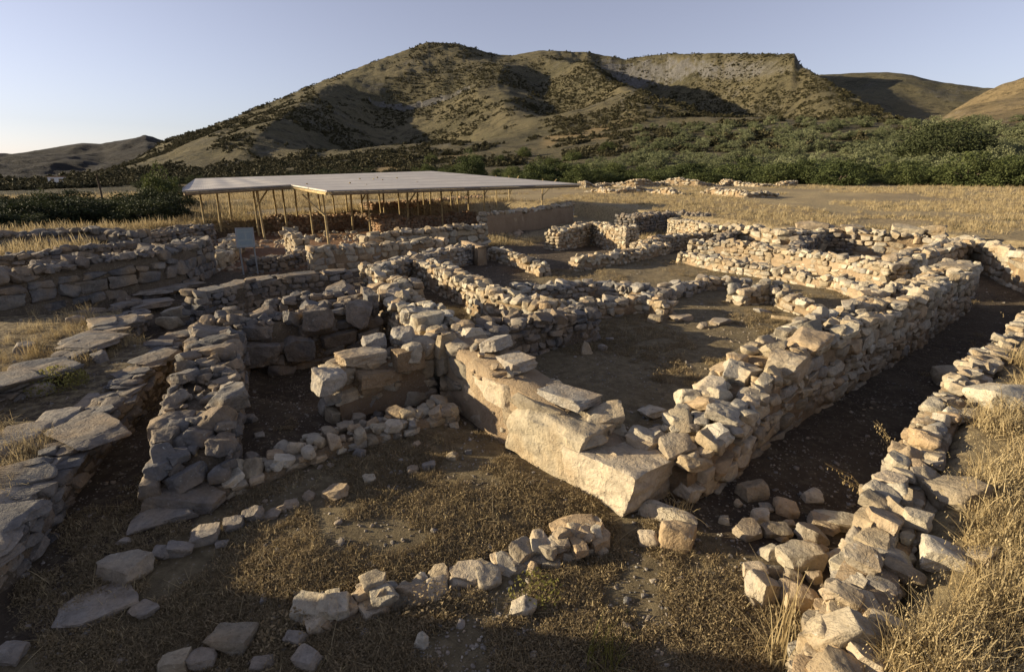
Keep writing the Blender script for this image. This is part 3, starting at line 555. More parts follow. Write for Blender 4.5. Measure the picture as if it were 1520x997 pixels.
CAT = dict(ashlar_wall='ruined wall', rubble_wall='ruined wall', low_wall='low wall', plastered_stub='wall stub', block_wall='block wall', big_rubble_wall='ruined wall', bench_wall='stone bench', ashlar_end_wall='ashlar wall', coped_wall='coped wall', plastered_wall='plastered wall', kerb_wall='kerb', plaster_wall='plaster wall', ashlar_pier='ashlar pier', bank_wall='retaining wall', field_wall='field wall')
def wall(name, label, P, t, o):
    r = random.Random(o['seed']*101); big = o.get('big', 0); rough = o.get('rough', 1); sm = o.get('smooth', 0); coarse = o.get('coarse', 0); kz = o.get('k', 1)
    P = np.array(P); seg = np.hypot(np.diff(P[:, 0]), np.diff(P[:, 1])); S = np.concatenate([[0], np.cumsum(seg)]); L = S[-1]
    n = max(int(L/.14), 5); u = np.linspace(0, L, n+1)
    X = np.interp(u, S, P[:, 0]); Y = np.interp(u, S, P[:, 1]); Z = np.interp(u, S, P[:, 2])
    if n > 14:                                                   # soften the corners of the line
        kk = np.ones(5)/5
        for arr in (X, Y): arr[2:-2] = np.convolve(arr, kk, 'same')[2:-2]
    if not o.get('flat') and sm < 1: Z = Z+.10*rough*fbm(u*(1.1-.8*coarse), u*0+o['seed']*3.1, 3, 7)*(1+9*coarse)
    dx = np.gradient(X); dy = np.gradient(Y); q = np.hypot(dx, dy); dx /= q; dy /= q
    if 'lift' in o: Z = Z+np.interp(u, [0, L], o['lift'])
    root = empty(name, (float(X[n//2]), float(Y[n//2]), float(ground(X[n//2], Y[n//2]))))
    tag(root, label, CAT[name], None, 'thing')
    org = np.array(root.location)
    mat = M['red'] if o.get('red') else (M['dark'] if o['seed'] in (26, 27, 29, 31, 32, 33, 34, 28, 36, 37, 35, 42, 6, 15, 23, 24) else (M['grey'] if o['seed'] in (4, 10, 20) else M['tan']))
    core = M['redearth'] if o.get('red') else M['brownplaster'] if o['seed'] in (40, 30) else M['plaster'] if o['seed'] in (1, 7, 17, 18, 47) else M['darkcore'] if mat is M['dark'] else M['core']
    gs = {}
    for s in (-1, 1):
        gs[s] = ground(X-dy*s*t*.55, Y+dx*s*t*.55)             # ground at the foot of each face
    facing, top = MB(), MB()
    hw = t/2*(1 if sm or o['seed'] == 1 else 1.04 if o['seed'] == 47 else .85 if big >= .8 else .93)
    # core
    sec = []; tz = Z-(.0 if sm >= 1 else .05)
    rows = 7
    for k in range(rows): sec.append((-1+.03*k, k/(rows-1)))
    for k in range(rows-1, -1, -1): sec.append((1-.03*k, k/(rows-1)))
    m = len(sec); V = np.zeros((n+1, m, 3))
    for j, (sx, f) in enumerate(sec):
        s = -1 if sx < 0 else 1
        zb = np.minimum(gs[s], tz-.05)-.15
        wob = .07*fbm(u*2.2+j*.1, np.full(n+1, f*1.7+s*5.0), 4, o['seed'])
        V[:, j, 0] = X-dy*s*(abs(sx)*hw+wob); V[:, j, 1] = Y+dx*s*(abs(sx)*hw+wob); V[:, j, 2] = zb+(tz-zb)*f+.04*fbm(u*3, np.full(n+1, j*2.2), 3, 3)*(f > .9)
    ii = (np.arange(n)[:, None]*m+np.arange(m-1)[None]).ravel()
    cb = MB(); cb.add(V.reshape(-1, 3)-org, np.stack([ii, ii+1, ii+1+m, ii+m], 1)[:, ::-1])
    h = m//2
    for e in (0, n):
        a = e*m; F = np.array([(a+k, a+k+1, a+m-2-k, a+m-1-k) for k in range(h-1)])
        cb.f.append(F if e else F[:, ::-1])
    cb.build('earth_core', core, root)
    # facing stones in rough courses
    ipx = lambda a, v: float(np.interp(v, u, a))
    def stone_at(uu, s, z, l, hh, dep, outw):
        if o['seed'] == 1: outw = r.gauss(.0, .012); dep = .3
        x, y = ipx(X, uu), ipx(Y, uu); ax, ay = ipx(dx, uu), ipx(dy, uu)
        w = s*(t/2-dep*.5+outw)
        put(facing, np.array((x-ay*w, y+ax*w, z))-0, (l, dep, hh), math.atan2(ay, ax)+r.gauss(0, .07*rough), .09*rough if o['seed'] != 1 else .02, .95 if o['seed'] == 1 else .5 if big > .4 else .28, r)
    def course(s, dens):
        z = float(gs[s].min())-.06; zmax = float(Z.max())
        while z < zmax:
            hh = kz*r.uniform(.11+.09*big+.12*coarse, .2+.2*big+.2*coarse); uu = -.05
            if o.get('flatstones'): hh *= .7
            while uu < L:
                l = kz*r.uniform(.17+.18*big+.3*coarse, .36+.5*big+.5*coarse); mid = uu+l/2; uu += l
                if r.random() > dens or mid > L+.05: continue
                if z+hh*.8 < ipx(gs[s], mid)-.02: continue
                h2 = hh*r.uniform(.85, 1.2)
                if z+h2 > ipx(Z, mid)+.07+.05*rough*r.random(): continue
                stone_at(mid, s, z+hh/2, l*1.03, h2*1.04, r.uniform(.2, .3), r.gauss(.0, .025*rough)+(-.02 if sm else .015))
            z += hh*.97
    if not coarse and sm < 1 and math.hypot(X[n//2], Y[n//2]) < 17:      # chinking stones pressed between the larger ones
        for _ in range(int(L*float((Z-gs[1]).mean())*26)):
            uu = r.uniform(0, L); s = r.choice((-1, 1)); z0 = ipx(gs[s], uu); z1 = ipx(Z, uu)
            if z1-z0 < .15: continue
            sz = r.uniform(.05, .13)
            stone_at(uu, s, r.uniform(z0, z1-.03), sz*1.3, sz*.8, sz, .0+r.uniform(-.03, .02))
    dens = (.6 if coarse else .88) if sm == 0 else .97-1.2*sm if sm < 1 else .0
    if o['seed'] == 1: dens = .85
    for s in (-1, 1): course(s, dens)
    for e, sg in ((0., -1), (L, 1)):                            # the two ends
        if sm >= 1 or (e == 0. and o.get('cap0') == 0): continue
        x, y, ax, ay = ipx(X, e), ipx(Y, e), ipx(dx, e), ipx(dy, e); z = min(ipx(gs[1], e), ipx(gs[-1], e))-.05
        while z < ipx(Z, e)-.04:
            hh = r.uniform(.12+.1*big, .22+.2*big); w = -t/2
            while w < t/2-.05:
                l = min(r.uniform(.2, .42+.3*big), t/2-w+.1); c = w+l/2; w += l
                put(facing, (x-ay*c+ax*sg*.02, y+ax*c+ay*sg*.02, z+hh/2), (l, .26, hh*1.03), math.atan2(ax, -ay)+r.gauss(0, .1), .08*rough, .35, r)
            z += hh*.97
    # rubble and capping stones on top
    if sm < 1:
        if o.get('flat'):
            uu = 0.
            while uu < L:
                l = r.uniform(.7, 1.3); mid = uu+l/2; uu += l
                put(top, (ipx(X, mid), ipx(Y, mid), ipx(Z, mid)), (l*.98, t*1.02, .13), math.atan2(ipx(dy, mid), ipx(dx, mid)), .015, .9, r)
        else:
            fl = o.get('flatstones')
            cnt = int(L*t*(11 if coarse else 4 if o['seed'] == 1 else (13 if o.get('low') else 36) if not fl else 5))
            for _ in range(cnt):
                uu = r.uniform(0, L); w = r.uniform(-.48, .48)*t
                sz = kz*min(.5, r.lognormvariate(math.log(.13+.05*big+.2*coarse), .5))
                if fl: sz = r.uniform(.4, .95)
                x = ipx(X, uu)-ipx(dy, uu)*w; y = ipx(Y, uu)+ipx(dx, uu)*w
                put(top, (x, y, ipx(Z, uu)+sz*.10-.02), (sz*r.uniform(.8, 1.35), sz*r.uniform(.7, 1), sz*r.uniform(.45, .8)*(.25 if fl else 1)), r.uniform(0, 6.3), .28*(0.2 if fl else 1), .35, r)
            for s in (-1, 1):
                uu = 0. if o['seed'] != 1 else L
                while uu < L:
                    l = kz*r.uniform(.2+.1*big+.3*coarse, .42+.3*big+.4*coarse)*(1.6 if fl else 1); mid = uu+l/2; uu += l*1.02
                    if r.random() < o.get('gap', .38): continue
                    w = s*(t/2-r.uniform(.1, .2)); x = ipx(X, mid)-ipx(dy, mid)*w; y = ipx(Y, mid)+ipx(dx, mid)*w
                    hh = kz*r.uniform(.12, .24+.1*big)*(.35 if fl else 1)
                    put(top, (x, y, ipx(Z, mid)+hh*.10), (l*.9, kz*r.uniform(.2, .36)*(1.5 if fl else 1), hh), math.atan2(ipx(dy, mid), ipx(dx, mid))+r.gauss(0, .35), .2*rough*(.2 if fl else 1), .32, r)
    for nm, b_ in (('facing_stones', facing), ('top_rubble' if not o.get('flat') else 'coping', top)):
        if b_.n:
            b_.v = [q-org for q in b_.v]
            b_.build(nm, mat, root, sharp=52)
    return root, org
def block(root, org, label, c, dims, rz, tilt=(0, 0), mat='tan', seed=1, boxy=.85):
    v, f = rock(seed, 5, boxy, 4 if boxy > .7 else 7); mb = MB(); R = rotm(rz, *tilt)
    mb.add((v*np.array(dims))@R.T+np.array(c)-org, f)
    o = mb.build('block', M[mat], root, sharp=42)
    if label: o['label'] = label
    return o
roots = {}
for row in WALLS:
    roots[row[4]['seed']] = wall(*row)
A = math.radians
w1, w16, w2, w30, w21 = roots[1], roots[16], roots[2], roots[30], roots[21]
block(*w1, 'squared pale corner block with a smooth sunlit side', (1.25, 5.34, .26), (1.08, .9, .66), A(130), (.02, .03), 'tan', 101)
block(*w1, 'long pale block second from the corner', (.60, 5.98, .37), (1.3, .76, .78), A(132), (.03, -.05), 'tan', 102)
block(*w1, 'dark flat slab lying on the second block', (.72, 6.22, .84), (.78, .5, .14), A(140), (.05, 0), 'grey', 106)
block(*w1, None, (.05, 7.0, 1.02), (.6, .45, .16), A(120), (-.1, .08), 'grey', 107)
block(*w1, None, (-.25, 7.5, 1.14), (.5, .34, .2), A(60), (-.2, .1), 'grey', 108)
block(*w16, 'upstanding squared block on the wall top', (3.85, 6.83, 1.02), (.62, .52, .46), A(48), (.05, .1), 'tan', 109, .6)
block(*w16, None, (4.45, 7.42, 1.18), (.72, .55, .36), A(40), (.1, -.1), 'tan', 110, .5)
block(*w16, None, (3.2, 6.72, .92), (.46, .4, .32), A(30), (.1, .1), 'tan', 111, .3)
block(*w16, 'long flat capping slab at the far end', (12.0, 13.9, 1.2), (1.7, .8, .2), A(40), (.02, .02), 'tan', 112, .8)
block(*w16, None, (2.55, 5.75, .82), (.5, .4, .22), A(70), (.15, .1), 'tan', 113, .6)
block(*w2, 'broad tilted pale slab', (-1.72, 9.75, 1.02), (1.1, .78, .16), A(110), (.16, .1), 'tan', 114, .8)
block(*w2, None, (-2.85, 11.9, .95), (.6, .55, .5), A(110), (.1, .1), 'tan', 115, .3)
block(*w2, None, (-2.5, 11.2, .95), (.55, .5, .45), A(80), (.1, .1), 'grey', 116, .3)
block(*w30, 'bluish boulder on the free end', (-2.6, 6.85, .78), (.46, .4, .34), A(40), (.1, .2), 'grey', 117, .4)
block(*w30, 'long brown lintel block in the plaster', (-2.05, 7.33, .66), (.72, .34, .24), A(35), (0, .06), 'core', 118)
block(*w30, None, (-2.3, 7.45, .93), (.72, .36, .22), A(35), (.1, 0), 'grey', 119)
block(*w30, None, (-2.2, 7.85, 1.02), (.4, .38, .3), A(15), (.1, 0), 'grey', 120, .3)
block(*w30, None, (-1.75, 7.95, 1.1), (.42, .36, .3), A(15), (.1, 0), 'grey', 121, .3)
block(*w30, None, (-1.62, 7.62, .86), (.5, .34, .34), A(35), (.0, 0), 'core', 122)
for c, d, s in (((14.0, 24.6, 1.25), (1.5, .7, .5), 123), ((15.4, 23.9, 1.2), (1.0, .7, .45), 124), ((17.2, 22.9, 1.25), (1.2, .7, .5), 125), ((18.0, 22.5, 1.28), (.9, .6, .55), 126)):
    block(*w21, None, c, d, A(-25), (.05, .05), 'tan', s, .5)
w27 = roots[27]
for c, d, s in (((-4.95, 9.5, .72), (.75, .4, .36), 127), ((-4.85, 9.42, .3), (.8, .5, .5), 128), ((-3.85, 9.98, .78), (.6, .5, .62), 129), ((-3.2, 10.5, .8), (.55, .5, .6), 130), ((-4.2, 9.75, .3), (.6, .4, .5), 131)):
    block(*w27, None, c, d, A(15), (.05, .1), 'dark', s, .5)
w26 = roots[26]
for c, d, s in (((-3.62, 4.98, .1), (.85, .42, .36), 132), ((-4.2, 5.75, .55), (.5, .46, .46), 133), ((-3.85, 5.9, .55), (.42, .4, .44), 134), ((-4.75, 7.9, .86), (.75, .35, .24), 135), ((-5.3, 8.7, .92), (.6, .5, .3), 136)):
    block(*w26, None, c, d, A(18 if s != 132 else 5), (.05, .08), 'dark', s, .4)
# ------------------------------------------------------------------ single stones
def stone(name, label, cat, x, y, w, kind, hr=None, group=None, mat=None, seed=0):
    r = random.Random(seed); b = {'s': .8, 'b': .5, 'p': .25, 'l': .4, 0: .45, 1: .5, 2: .8}[kind]
    asp = {'s': (1, .78), 'b': (1, .75), 'p': (1, .7), 'l': (1, .25), 0: (1, r.uniform(.65, .95)), 1: (1, .75), 2: (1, .7)}[kind]
    hr = hr or {0: r.uniform(.5, .8), 1: .7, 2: .35}[kind]
    z = float(ground(x, y)); w = w*.85; d = (w, w*asp[1], w*hr)
    v, f = rock(200+seed, 4 if w/math.hypot(x, y, 3.6)*660 > 12 else 3, b); v = v.copy()
    if kind == 'p': v[:, :2] *= (1-.75*(v[:, 2:3]+.5))
    mb = MB(); rz = {'l': -.55, 's': .5}.get(kind, r.uniform(-.5, .5)); tilt = 0 if kind in ('s', 'l') else .15
    mb.add((v*np.array(d))@rotm(rz, r.gauss(0, tilt), r.gauss(0, tilt)).T+np.array((0, 0, d[2]*.2)), f)
    o = mb.build(name, mat or (M['loosegrey'] if y < 5 and x < 1 else M['loose']), sharp=40, loc=(x, y, z))
    return tag(o, label, cat, group)
k = 0
for grp, (lab, L_) in LOOSE.items():
    for (x, y, w, kd) in L_:
        k += 1; stone('stone', lab, 'stone', x, y, w, kd, None, grp, M['loose'] if kd == 1 or 'bank' in grp else M['slab'] if 'front floor' in grp or 'terrace' in grp else M['loosegrey'], k)
for (lab, x, y, w, kd, hr) in STONES:
    k += 1; stone('slab' if kd == 's' else 'boulder' if kd == 'b' else 'stone', lab, 'slab' if kd == 's' else 'stone', x, y, w, kd, hr, None, M['slab'] if kd == 's' and w > .5 else M['loose'], k)
SLN = ['nearest of the grey slabs paving the terrace edge by the left path', 'cracked grey slab second along the terrace edge by the left path', 'long grey slab third along the terrace edge by the left path', 'narrow slab near the grassy end of the terrace edge', 'grey slab set back from the terrace edge among grass', 'thin slab behind the row at the terrace edge', 'first smooth slab of the kerb stub beside the knobbly wall', 'middle smooth slab of the kerb stub beside the knobbly wall', 'last smooth slab of the kerb stub touching the knobbly wall', 'rough slab under the kerb stub beside the knobbly wall']
for i, (x, y, w) in enumerate(SLABS):
    v, f = rock(300+i, 4, .85); mb = MB(); mb.add((v*np.array((w*(1.15 if i < 6 else 1), w*.62, .14)))@rotm(A(112 if i < 6 else 55), .03, .03).T, f)
    o = mb.build('slab', M['slab'], sharp=40, loc=(x, y, float(ground(x, y))+(.05 if i < 6 else .22))); tag(o, SLN[i], 'slab')
# ------------------------------------------------------------------ the shelter
sh = empty('site_shelter', (-10, 35, .05)); so = np.array(sh.location)
tag(sh, 'long low shelter with pale sheet roof on many wooden poles over the dig', 'shelter')
Rf = {k_: np.array(v_) for k_, v_ in ROOF.items()}
def sheet(name, cs, nu, nv, label):
    a, b, c, d = [np.array(q)-so for q in cs]; n = nu; V = []; UV = []
    for dz in (0, -.07):
        for j in range(nv+1):
            for i_ in range(nu+1):
                s, q = i_/nu, j/nv
                p = (a*(1-s)+b*s)*(1-q)+(d*(1-s)+c*s)*q
                V.append(p+np.array((0, 0, dz-.05*math.sin(math.pi*s*3)**2*math.sin(math.pi*q))))
    V = np.array(V); m_ = (nu+1)*(nv+1); F = []
    for j in range(nv):
        for i_ in range(nu):
            q = j*(nu+1)+i_; F.append((q, q+1, q+nu+2, q+nu+1)); F.append((q+m_, q+m_+nu+1, q+m_+nu+2, q+m_+1))
    for i_ in range(nu):
        q = i_; F.append((q, q+m_, q+m_+1, q+1)); q = nv*(nu+1)+i_; F.append((q, q+1, q+m_+1, q+m_))
    for j in range(nv):
        q = j*(nu+1); F.append((q, q+nu+1, q+nu+1+m_, q+m_)); q += nu; F.append((q, q+m_, q+nu+1+m_, q+nu+1))
    mb = MB(); mb.add(V, np.array(F)); o = mb.build(name, M['roof'], sh, sharp=30)
    lu, lv = np.linalg.norm(b-a), np.linalg.norm(d-a)
    uv = o.data.uv_layers.new(name='sheet'); idx = np.zeros(len(o.data.loops), int); o.data.loops.foreach_get('vertex_index', idx)
    k_ = idx % m_; u_ = (k_ % (nu+1))/nu*lu; v_ = (k_//(nu+1))/nv*lv
    uv.data.foreach_set('uv', np.stack([u_, v_], 1).astype(np.float32).ravel())
    o['label'] = label; return o
mid_ = Rf['r1']*.84+Rf['r2']*.16
Rf['a2'] = Rf['b1']+(mid_-Rf['b1'])*.36
sheet('roof_sheet', (Rf['a1'], Rf['a2'], mid_, Rf['r1']), 24, 8, 'left half of the sheet roof with its clipped end')
sheet('roof_sheet', (Rf['b1'], Rf['b2'], Rf['r2'], mid_), 40, 10, 'larger right half of the sheet roof reaching forward')
# clipped left end
mb = MB(); e0, e1 = Rf['a1']-so, Rf['r1']-so
e2 = e0+np.array((-.5, .9, .12)); Vv = np.array([e0, e1, e2]); mb.add(np.concatenate([Vv, Vv-np.array((0, 0, .07))]), np.array([(0, 2, 1), (3, 4, 5)])); mb.add(np.concatenate([Vv, Vv-np.array((0, 0, .07))]), np.array([(0, 3, 5, 2), (2, 5, 4, 1), (1, 4, 3, 0)]))
o = mb.build('roof_end', M['roof'], sh, smooth=False); o.data.uv_layers.new(name='sheet')
def roofz(x, y):
    best = 2.7
    # plane through the front sheet / the left sheet
    for a, b, c in ((Rf['b1'], Rf['b2'], Rf['r2']), (Rf['a1'], Rf['a2'], mid_)):
        nrm = np.cross(b-a, c-a); z = a[2]-(nrm[0]*(x-a[0])+nrm[1]*(y-a[1]))/nrm[2]
        if c is Rf['r2']: best = z
        elif x < -12.5 or y > 34 and x < -11: best = z
    return best-.1
for i, (x, y) in enumerate(POSTS):
    z0 = float(ground(x, y))-.2; z1 = roofz(x, y); mb = MB(); r = random.Random(i)
    lx, ly = r.gauss(0, .03), r.gauss(0, .03)
    addtube(mb, [(x-so[0]-lx, y-so[1]-ly, z0-so[2]), (x-so[0], y-so[1], (z0+z1)/2-so[2]), (x-so[0]+lx, y-so[1]+ly, z1-so[2])], [.066, .062, .056], 8)
    mb.build('pole', M['wood'], sh)
for i in (3, 11, 15, 20, 25, 28, 30, 31):
    x, y = POSTS[i]; mb = MB(); r = random.Random(i*3); z1 = roofz(x, y)
    sd = -1 if i == 11 else 1
    k_ = .9 if i < 31 else 1.3
    addtube(mb, [(x-so[0], y-so[1], .9+z1*.25-so[2]), (x+sd*k_-so[0], y+sd*k_*.4-so[1], roofz(x+sd*k_, y+sd*k_*.4)-so[2])], [.05, .045], 7)
    mb.build('brace', M['wood'], sh)
for (p, q) in ((Rf['a1'], Rf['a2']), (Rf['b1'], Rf['b2']), (Rf['a2'], Rf['b1'])):
    mb = MB(); off = np.array((0, 0, -.17)); P_ = [p+(q-p)*s+off-so for s in (0.01, .5, .99)]
    addtube(mb, P_, [.08]*3, 6); mb.build('eave_beam', M['beam'] if q is not Rf['b1'] else M['wood'], sh)
for s in (.25, .5, .75):
    mb = MB(); a_ = Rf['b1']*(1-s)+Rf['b2']*s; b_ = mid_*(1-s)+Rf['r2']*s
    addtube(mb, [a_-so+np.array((0, 0, -.15)), b_-so+np.array((0, 0, -.15))], [.07, .07], 6); mb.build('rafter', M['beam'], sh)
# information board
bx, by = BOARD; bz = float(ground(bx, by)); bd = empty('information_board', (bx, by, bz), A(22))
tag(bd, 'small pale information board on two thin legs in front of the sheltered dig', 'information board')
mb = MB(); mb.add(*box((0, 0, 1.36), (.52, .04, .66), rotm(0, A(-24)))); o = mb.build('panel', M['board'], bd, smooth=False)
mb = MB()
for c, d in (((0, 0, .35), (.60, .055, .045)), ((0, 0, -.35), (.60, .055, .045)), ((-.28, 0, 0), (.045, .055, .66)), ((.28, 0, 0), (.045, .055, .66))):
    Rm = rotm(0, A(-24)); mb.add(*box(Rm@np.array(c)+np.array((0, -.004, 1.36)), d, Rm))
mb2 = MB(); Rm = rotm(0, A(-24))
for c, d in (((0, -.022, .25), (.38, .006, .04)), ((-.11, -.022, .06), (.2, .006, .24)), ((.14, -.022, .06), (.17, .006, .24)), ((0, -.022, -.2), (.4, .006, .15))):
    mb2.add(*box(Rm@np.array(c)+np.array((0, 0, 1.36)), d, Rm))
mb2.build('faded_print', M['dim'], o, smooth=False)
mb.build('frame', M['steel'], bd, smooth=False)
for s in (-1, 1):
    mb = MB(); mb.add(*box((s*.24, .12, .55), (.05, .05, 1.3))); mb.build('leg', M['steel'], bd, smooth=False)
# little house and pole on the left plain
def prism(cx, cy, z, w, d, h, rz): return box((cx, cy, z+h/2), (w, d, h), rotm(rz))
hx, hy = -168., 200.; hz = float(field(np.array([hx]), np.array([hy]))[0])-.3
ho = empty('white_house', (hx, hy, hz), A(30)); tag(ho, 'tiny whitewashed house alone on the plain under the far left hills', 'house')
mb = MB(); mb.add(*box((0, 0, 1.3), (4.6, 3.6, 2.6))); mb.build('wall', M['white'], ho, smooth=False)
mb = MB(); mb.add(*box((0, 0, 2.7), (4.9, 3.9, .2))); mb.build('roof', M['tile'], ho, smooth=False)
mb = MB(); mb.add(*box((-1, -1.83, 1.05), (1.0, .08, 2.1))); mb.build('door', M['beam'], ho, smooth=False)
mb = MB(); mb.add(*box((1.3, -1.83, 1.5), (1.0, .08, 1.0))); mb.build('window', M['beam'], ho, smooth=False)
px_, py_ = -39.1, 51.1; pz_ = float(ground(px_, py_)); mb = MB(); addtube(mb, [(0, 0, -.2), (.05, 0, 1.4), (.0, 0, 2.9)], [.10, .09, .07])
tag(mb.build('pole', M['bark'], loc=(px_, py_, pz_)), 'bare upright pole in front of the dark bushes at the left', 'pole')
# ------------------------------------------------------------------ scattering (grass, pebbles, hillside scrub)
hidden = []
def proto(name, mesh):
    o = bpy.data.objects.new(name, mesh); return o
def gn_scatter(name, pts, scl, rot, idx, protos, label=None):
    c = bpy.data.collections.new(name+'_kinds')
    for i, p in enumerate(protos): p.name = '%s_kind_%02d' % (name, i); c.objects.link(p)
    m = bpy.data.meshes.new(name); m.vertices.add(len(pts)); m.vertices.foreach_set('co', np.asarray(pts, np.float32).ravel())
    for nm, tp, arr in (('scl', 'FLOAT', scl), ('idx', 'INT', idx)):
        at = m.attributes.new(nm, tp, 'POINT'); at.data.foreach_set('value', np.asarray(arr, np.float32 if tp == 'FLOAT' else np.int32))
    at = m.attributes.new('rot', 'FLOAT_VECTOR', 'POINT'); at.data.foreach_set('vector', np.asarray(rot, np.float32).ravel())
    o = bpy.data.objects.new(name, m); COL.objects.link(o); o['kind'] = 'stuff'
    if label: o['label'] = label
    ng = bpy.data.node_groups.new(name, 'GeometryNodeTree')
    ng.interface.new_socket('Geometry', in_out='INPUT', socket_type='NodeSocketGeometry'); ng.interface.new_socket('Geometry', in_out='OUTPUT', socket_type='NodeSocketGeometry')
    gi = ng.nodes.new('NodeGroupInput'); go = ng.nodes.new('NodeGroupOutput'); ip = ng.nodes.new('GeometryNodeInstanceOnPoints'); ci = ng.nodes.new('GeometryNodeCollectionInfo')
    ci.inputs['Collection'].default_value = c; ci.inputs['Separate Children'].default_value = True; ci.inputs['Reset Children'].default_value = True
    def attr(nm, tp):
        a = ng.nodes.new('GeometryNodeInputNamedAttribute'); a.data_type = tp; a.inputs['Name'].default_value = nm
        return [q for q in a.outputs if q.enabled and q.name == 'Attribute'][0]
    L = ng.links.new
    L(gi.outputs[0], ip.inputs['Points']); L(ci.outputs[0], ip.inputs['Instance']); ip.inputs['Pick Instance'].default_value = True
    L(attr('idx', 'INT'), ip.inputs['Instance Index']); L(attr('rot', 'FLOAT_VECTOR'), ip.inputs['Rotation']); L(attr('scl', 'FLOAT'), ip.inputs['Scale'])
    L(ip.outputs[0], go.inputs[0])
    md = o.modifiers.new('scatter', 'NODES'); md.node_group = ng
    return o
def tuft(seed, nb, hgt, spread, width, mat, lean=.35, heads=0):
    r = random.Random(seed); V = []; F = []
    for _ in range(nb):
        a = r.uniform(0, 6.283); d = spread*math.sqrt(r.random()); x, y = d*math.cos(a), d*math.sin(a)
        h_ = hgt*r.uniform(.5, 1.15); la = r.uniform(0, 6.283); ll = abs(r.gauss(0, lean))*h_; w_ = width*r.uniform(.7, 1.3)
        wa = r.uniform(0, 6.283); wx, wy = math.cos(wa)*w_, math.sin(wa)*w_
        n = len(V); 
        for s, ww in ((0, 1), (.4, .9), (.75, .7), (1, .15)):
            bx_, by_ = x+math.cos(la)*ll*s**1.8, y+math.sin(la)*ll*s**1.8; z = h_*s*(1-.25*s*min(ll/h_, 1))
            V += [(bx_-wx*ww, by_-wy*ww, z), (bx_+wx*ww, by_+wy*ww, z)]
        for s in range(3): F.append((n+2*s, n+2*s+1, n+2*s+3, n+2*s+2))
        if heads and r.random() < heads:                        # seed heads of the oats
            for q in range(5):
                hx_, hy_, hz_ = bx_+r.gauss(0, .02), by_+r.gauss(0, .02), h_*(.78+.25*r.random()); n = len(V); e = .0022+.0016*r.random()
                V += [(hx_-e, hy_, hz_), (hx_, hy_-e, hz_-.009), (hx_+e, hy_, hz_), (hx_, hy_+e, hz_+.009)]; F.append((n, n+1, n+2, n+3))
    mb = MB(); mb.add(np.array(V), np.array(F)); return mb.mesh('tuft', mat, smooth=False)
def leafy(seed, n, R_, H_, leaf, mat):
    r = np.random.default_rng(seed); V = []; F = []
    for i in range(n):
        a = r.uniform(0, 6.283); e = r.uniform(0, 1)**.6; d = R_*math.sqrt(r.random()); c = np.array((d*math.cos(a), d*math.sin(a), H_*e*(1-.6*(d/R_)**2)))
        p = r.normal(0, 1, 3); p /= np.linalg.norm(p); q = np.cross(p, r.normal(0, 1, 3)); q /= np.linalg.norm(q); s = leaf*r.uniform(.6, 1.4); k_ = len(V)
        V += [c-p*s, c-q*s*.5, c+p*s, c+q*s*.5]; F.append((k_, k_+1, k_+2, k_+3))
    mb = MB(); mb.add(np.array(V), np.array(F)); return mb.mesh('leafy', mat, smooth=False)
def polar_pts(n, a0, a1, d0, d1, pw=1.0, r=rng):
    a = r.uniform(a0, a1, n); t_ = r.random(n)
    d = (d0**(1-pw)+(d1**(1-pw)-d0**(1-pw))*t_)**(1/(1-pw)) if pw != 1 else d0*(d1/d0)**t_
    return d*np.sin(np.radians(a)), d*np.cos(np.radians(a)), d
def yaw(n, tilt=.1):
    return np.stack([rng.normal(0, tilt, n), rng.normal(0, tilt, n), rng.uniform(0, 6.283, n)], 1)
# keep grass off the walls
WP = []
for row in WALLS:
    q = [(p[0], p[1]) for p in row[2]]
    if row[4]['seed'] < 60: WP.append((q, row[3]/2+.02))
def offwalls(x, y):
    ok = np.ones(len(x), bool)
    for q, h_ in WP:
        qa = np.array(q); m_ = (x > qa[:, 0].min()-1) & (x < qa[:, 0].max()+1) & (y > qa[:, 1].min()-1) & (y < qa[:, 1].max()+1)
        if m_.any():
            d, _, _ = segdist(x[m_], y[m_], q); ok[m_] &= d > h_
    return ok
# tall dry grass: right bank
x, y, d = polar_pts(26000, -2, 52, 2.2, 26, .7)
pd = polydist(x, y, DIG); bankm = (pd > .5+.7*vnoise(x*1.3, y*1.3, 61)) & offwalls(x, y) & (np.arctan2(x, y) > .45) & ((y < 13) | (x > y*1.05))
cl = fbm(x*.8, y*.8, 3, 21); bankm &= (cl > -.12)
x, y, d = x[bankm], y[bankm], d[bankm]; n = len(x)
tall = [proto('g', tuft(500+i, 13, .30, .10, .003, M['straw'], .5, .5)) for i in range(4)]+[proto('g', tuft(510+i, 26, .20, .14, .0035, M['straw'], .9, .2)) for i in range(3)]+[proto('g', tuft(520+i, 22, .13, .12, .0026, M['weed'], .9)) for i in range(2)]
gn_scatter('bank_grass', np.stack([x, y, ground(x, y)-.02], 1), rng.uniform(.6, 1.2, n)*(1+.02*d), yaw(n, .15), rng.choice(9, n, p=[.06, .06, .06, .06, .16, .16, .16, .14, .14]), tall, 'tall dry oat grass covering the bank on the right')
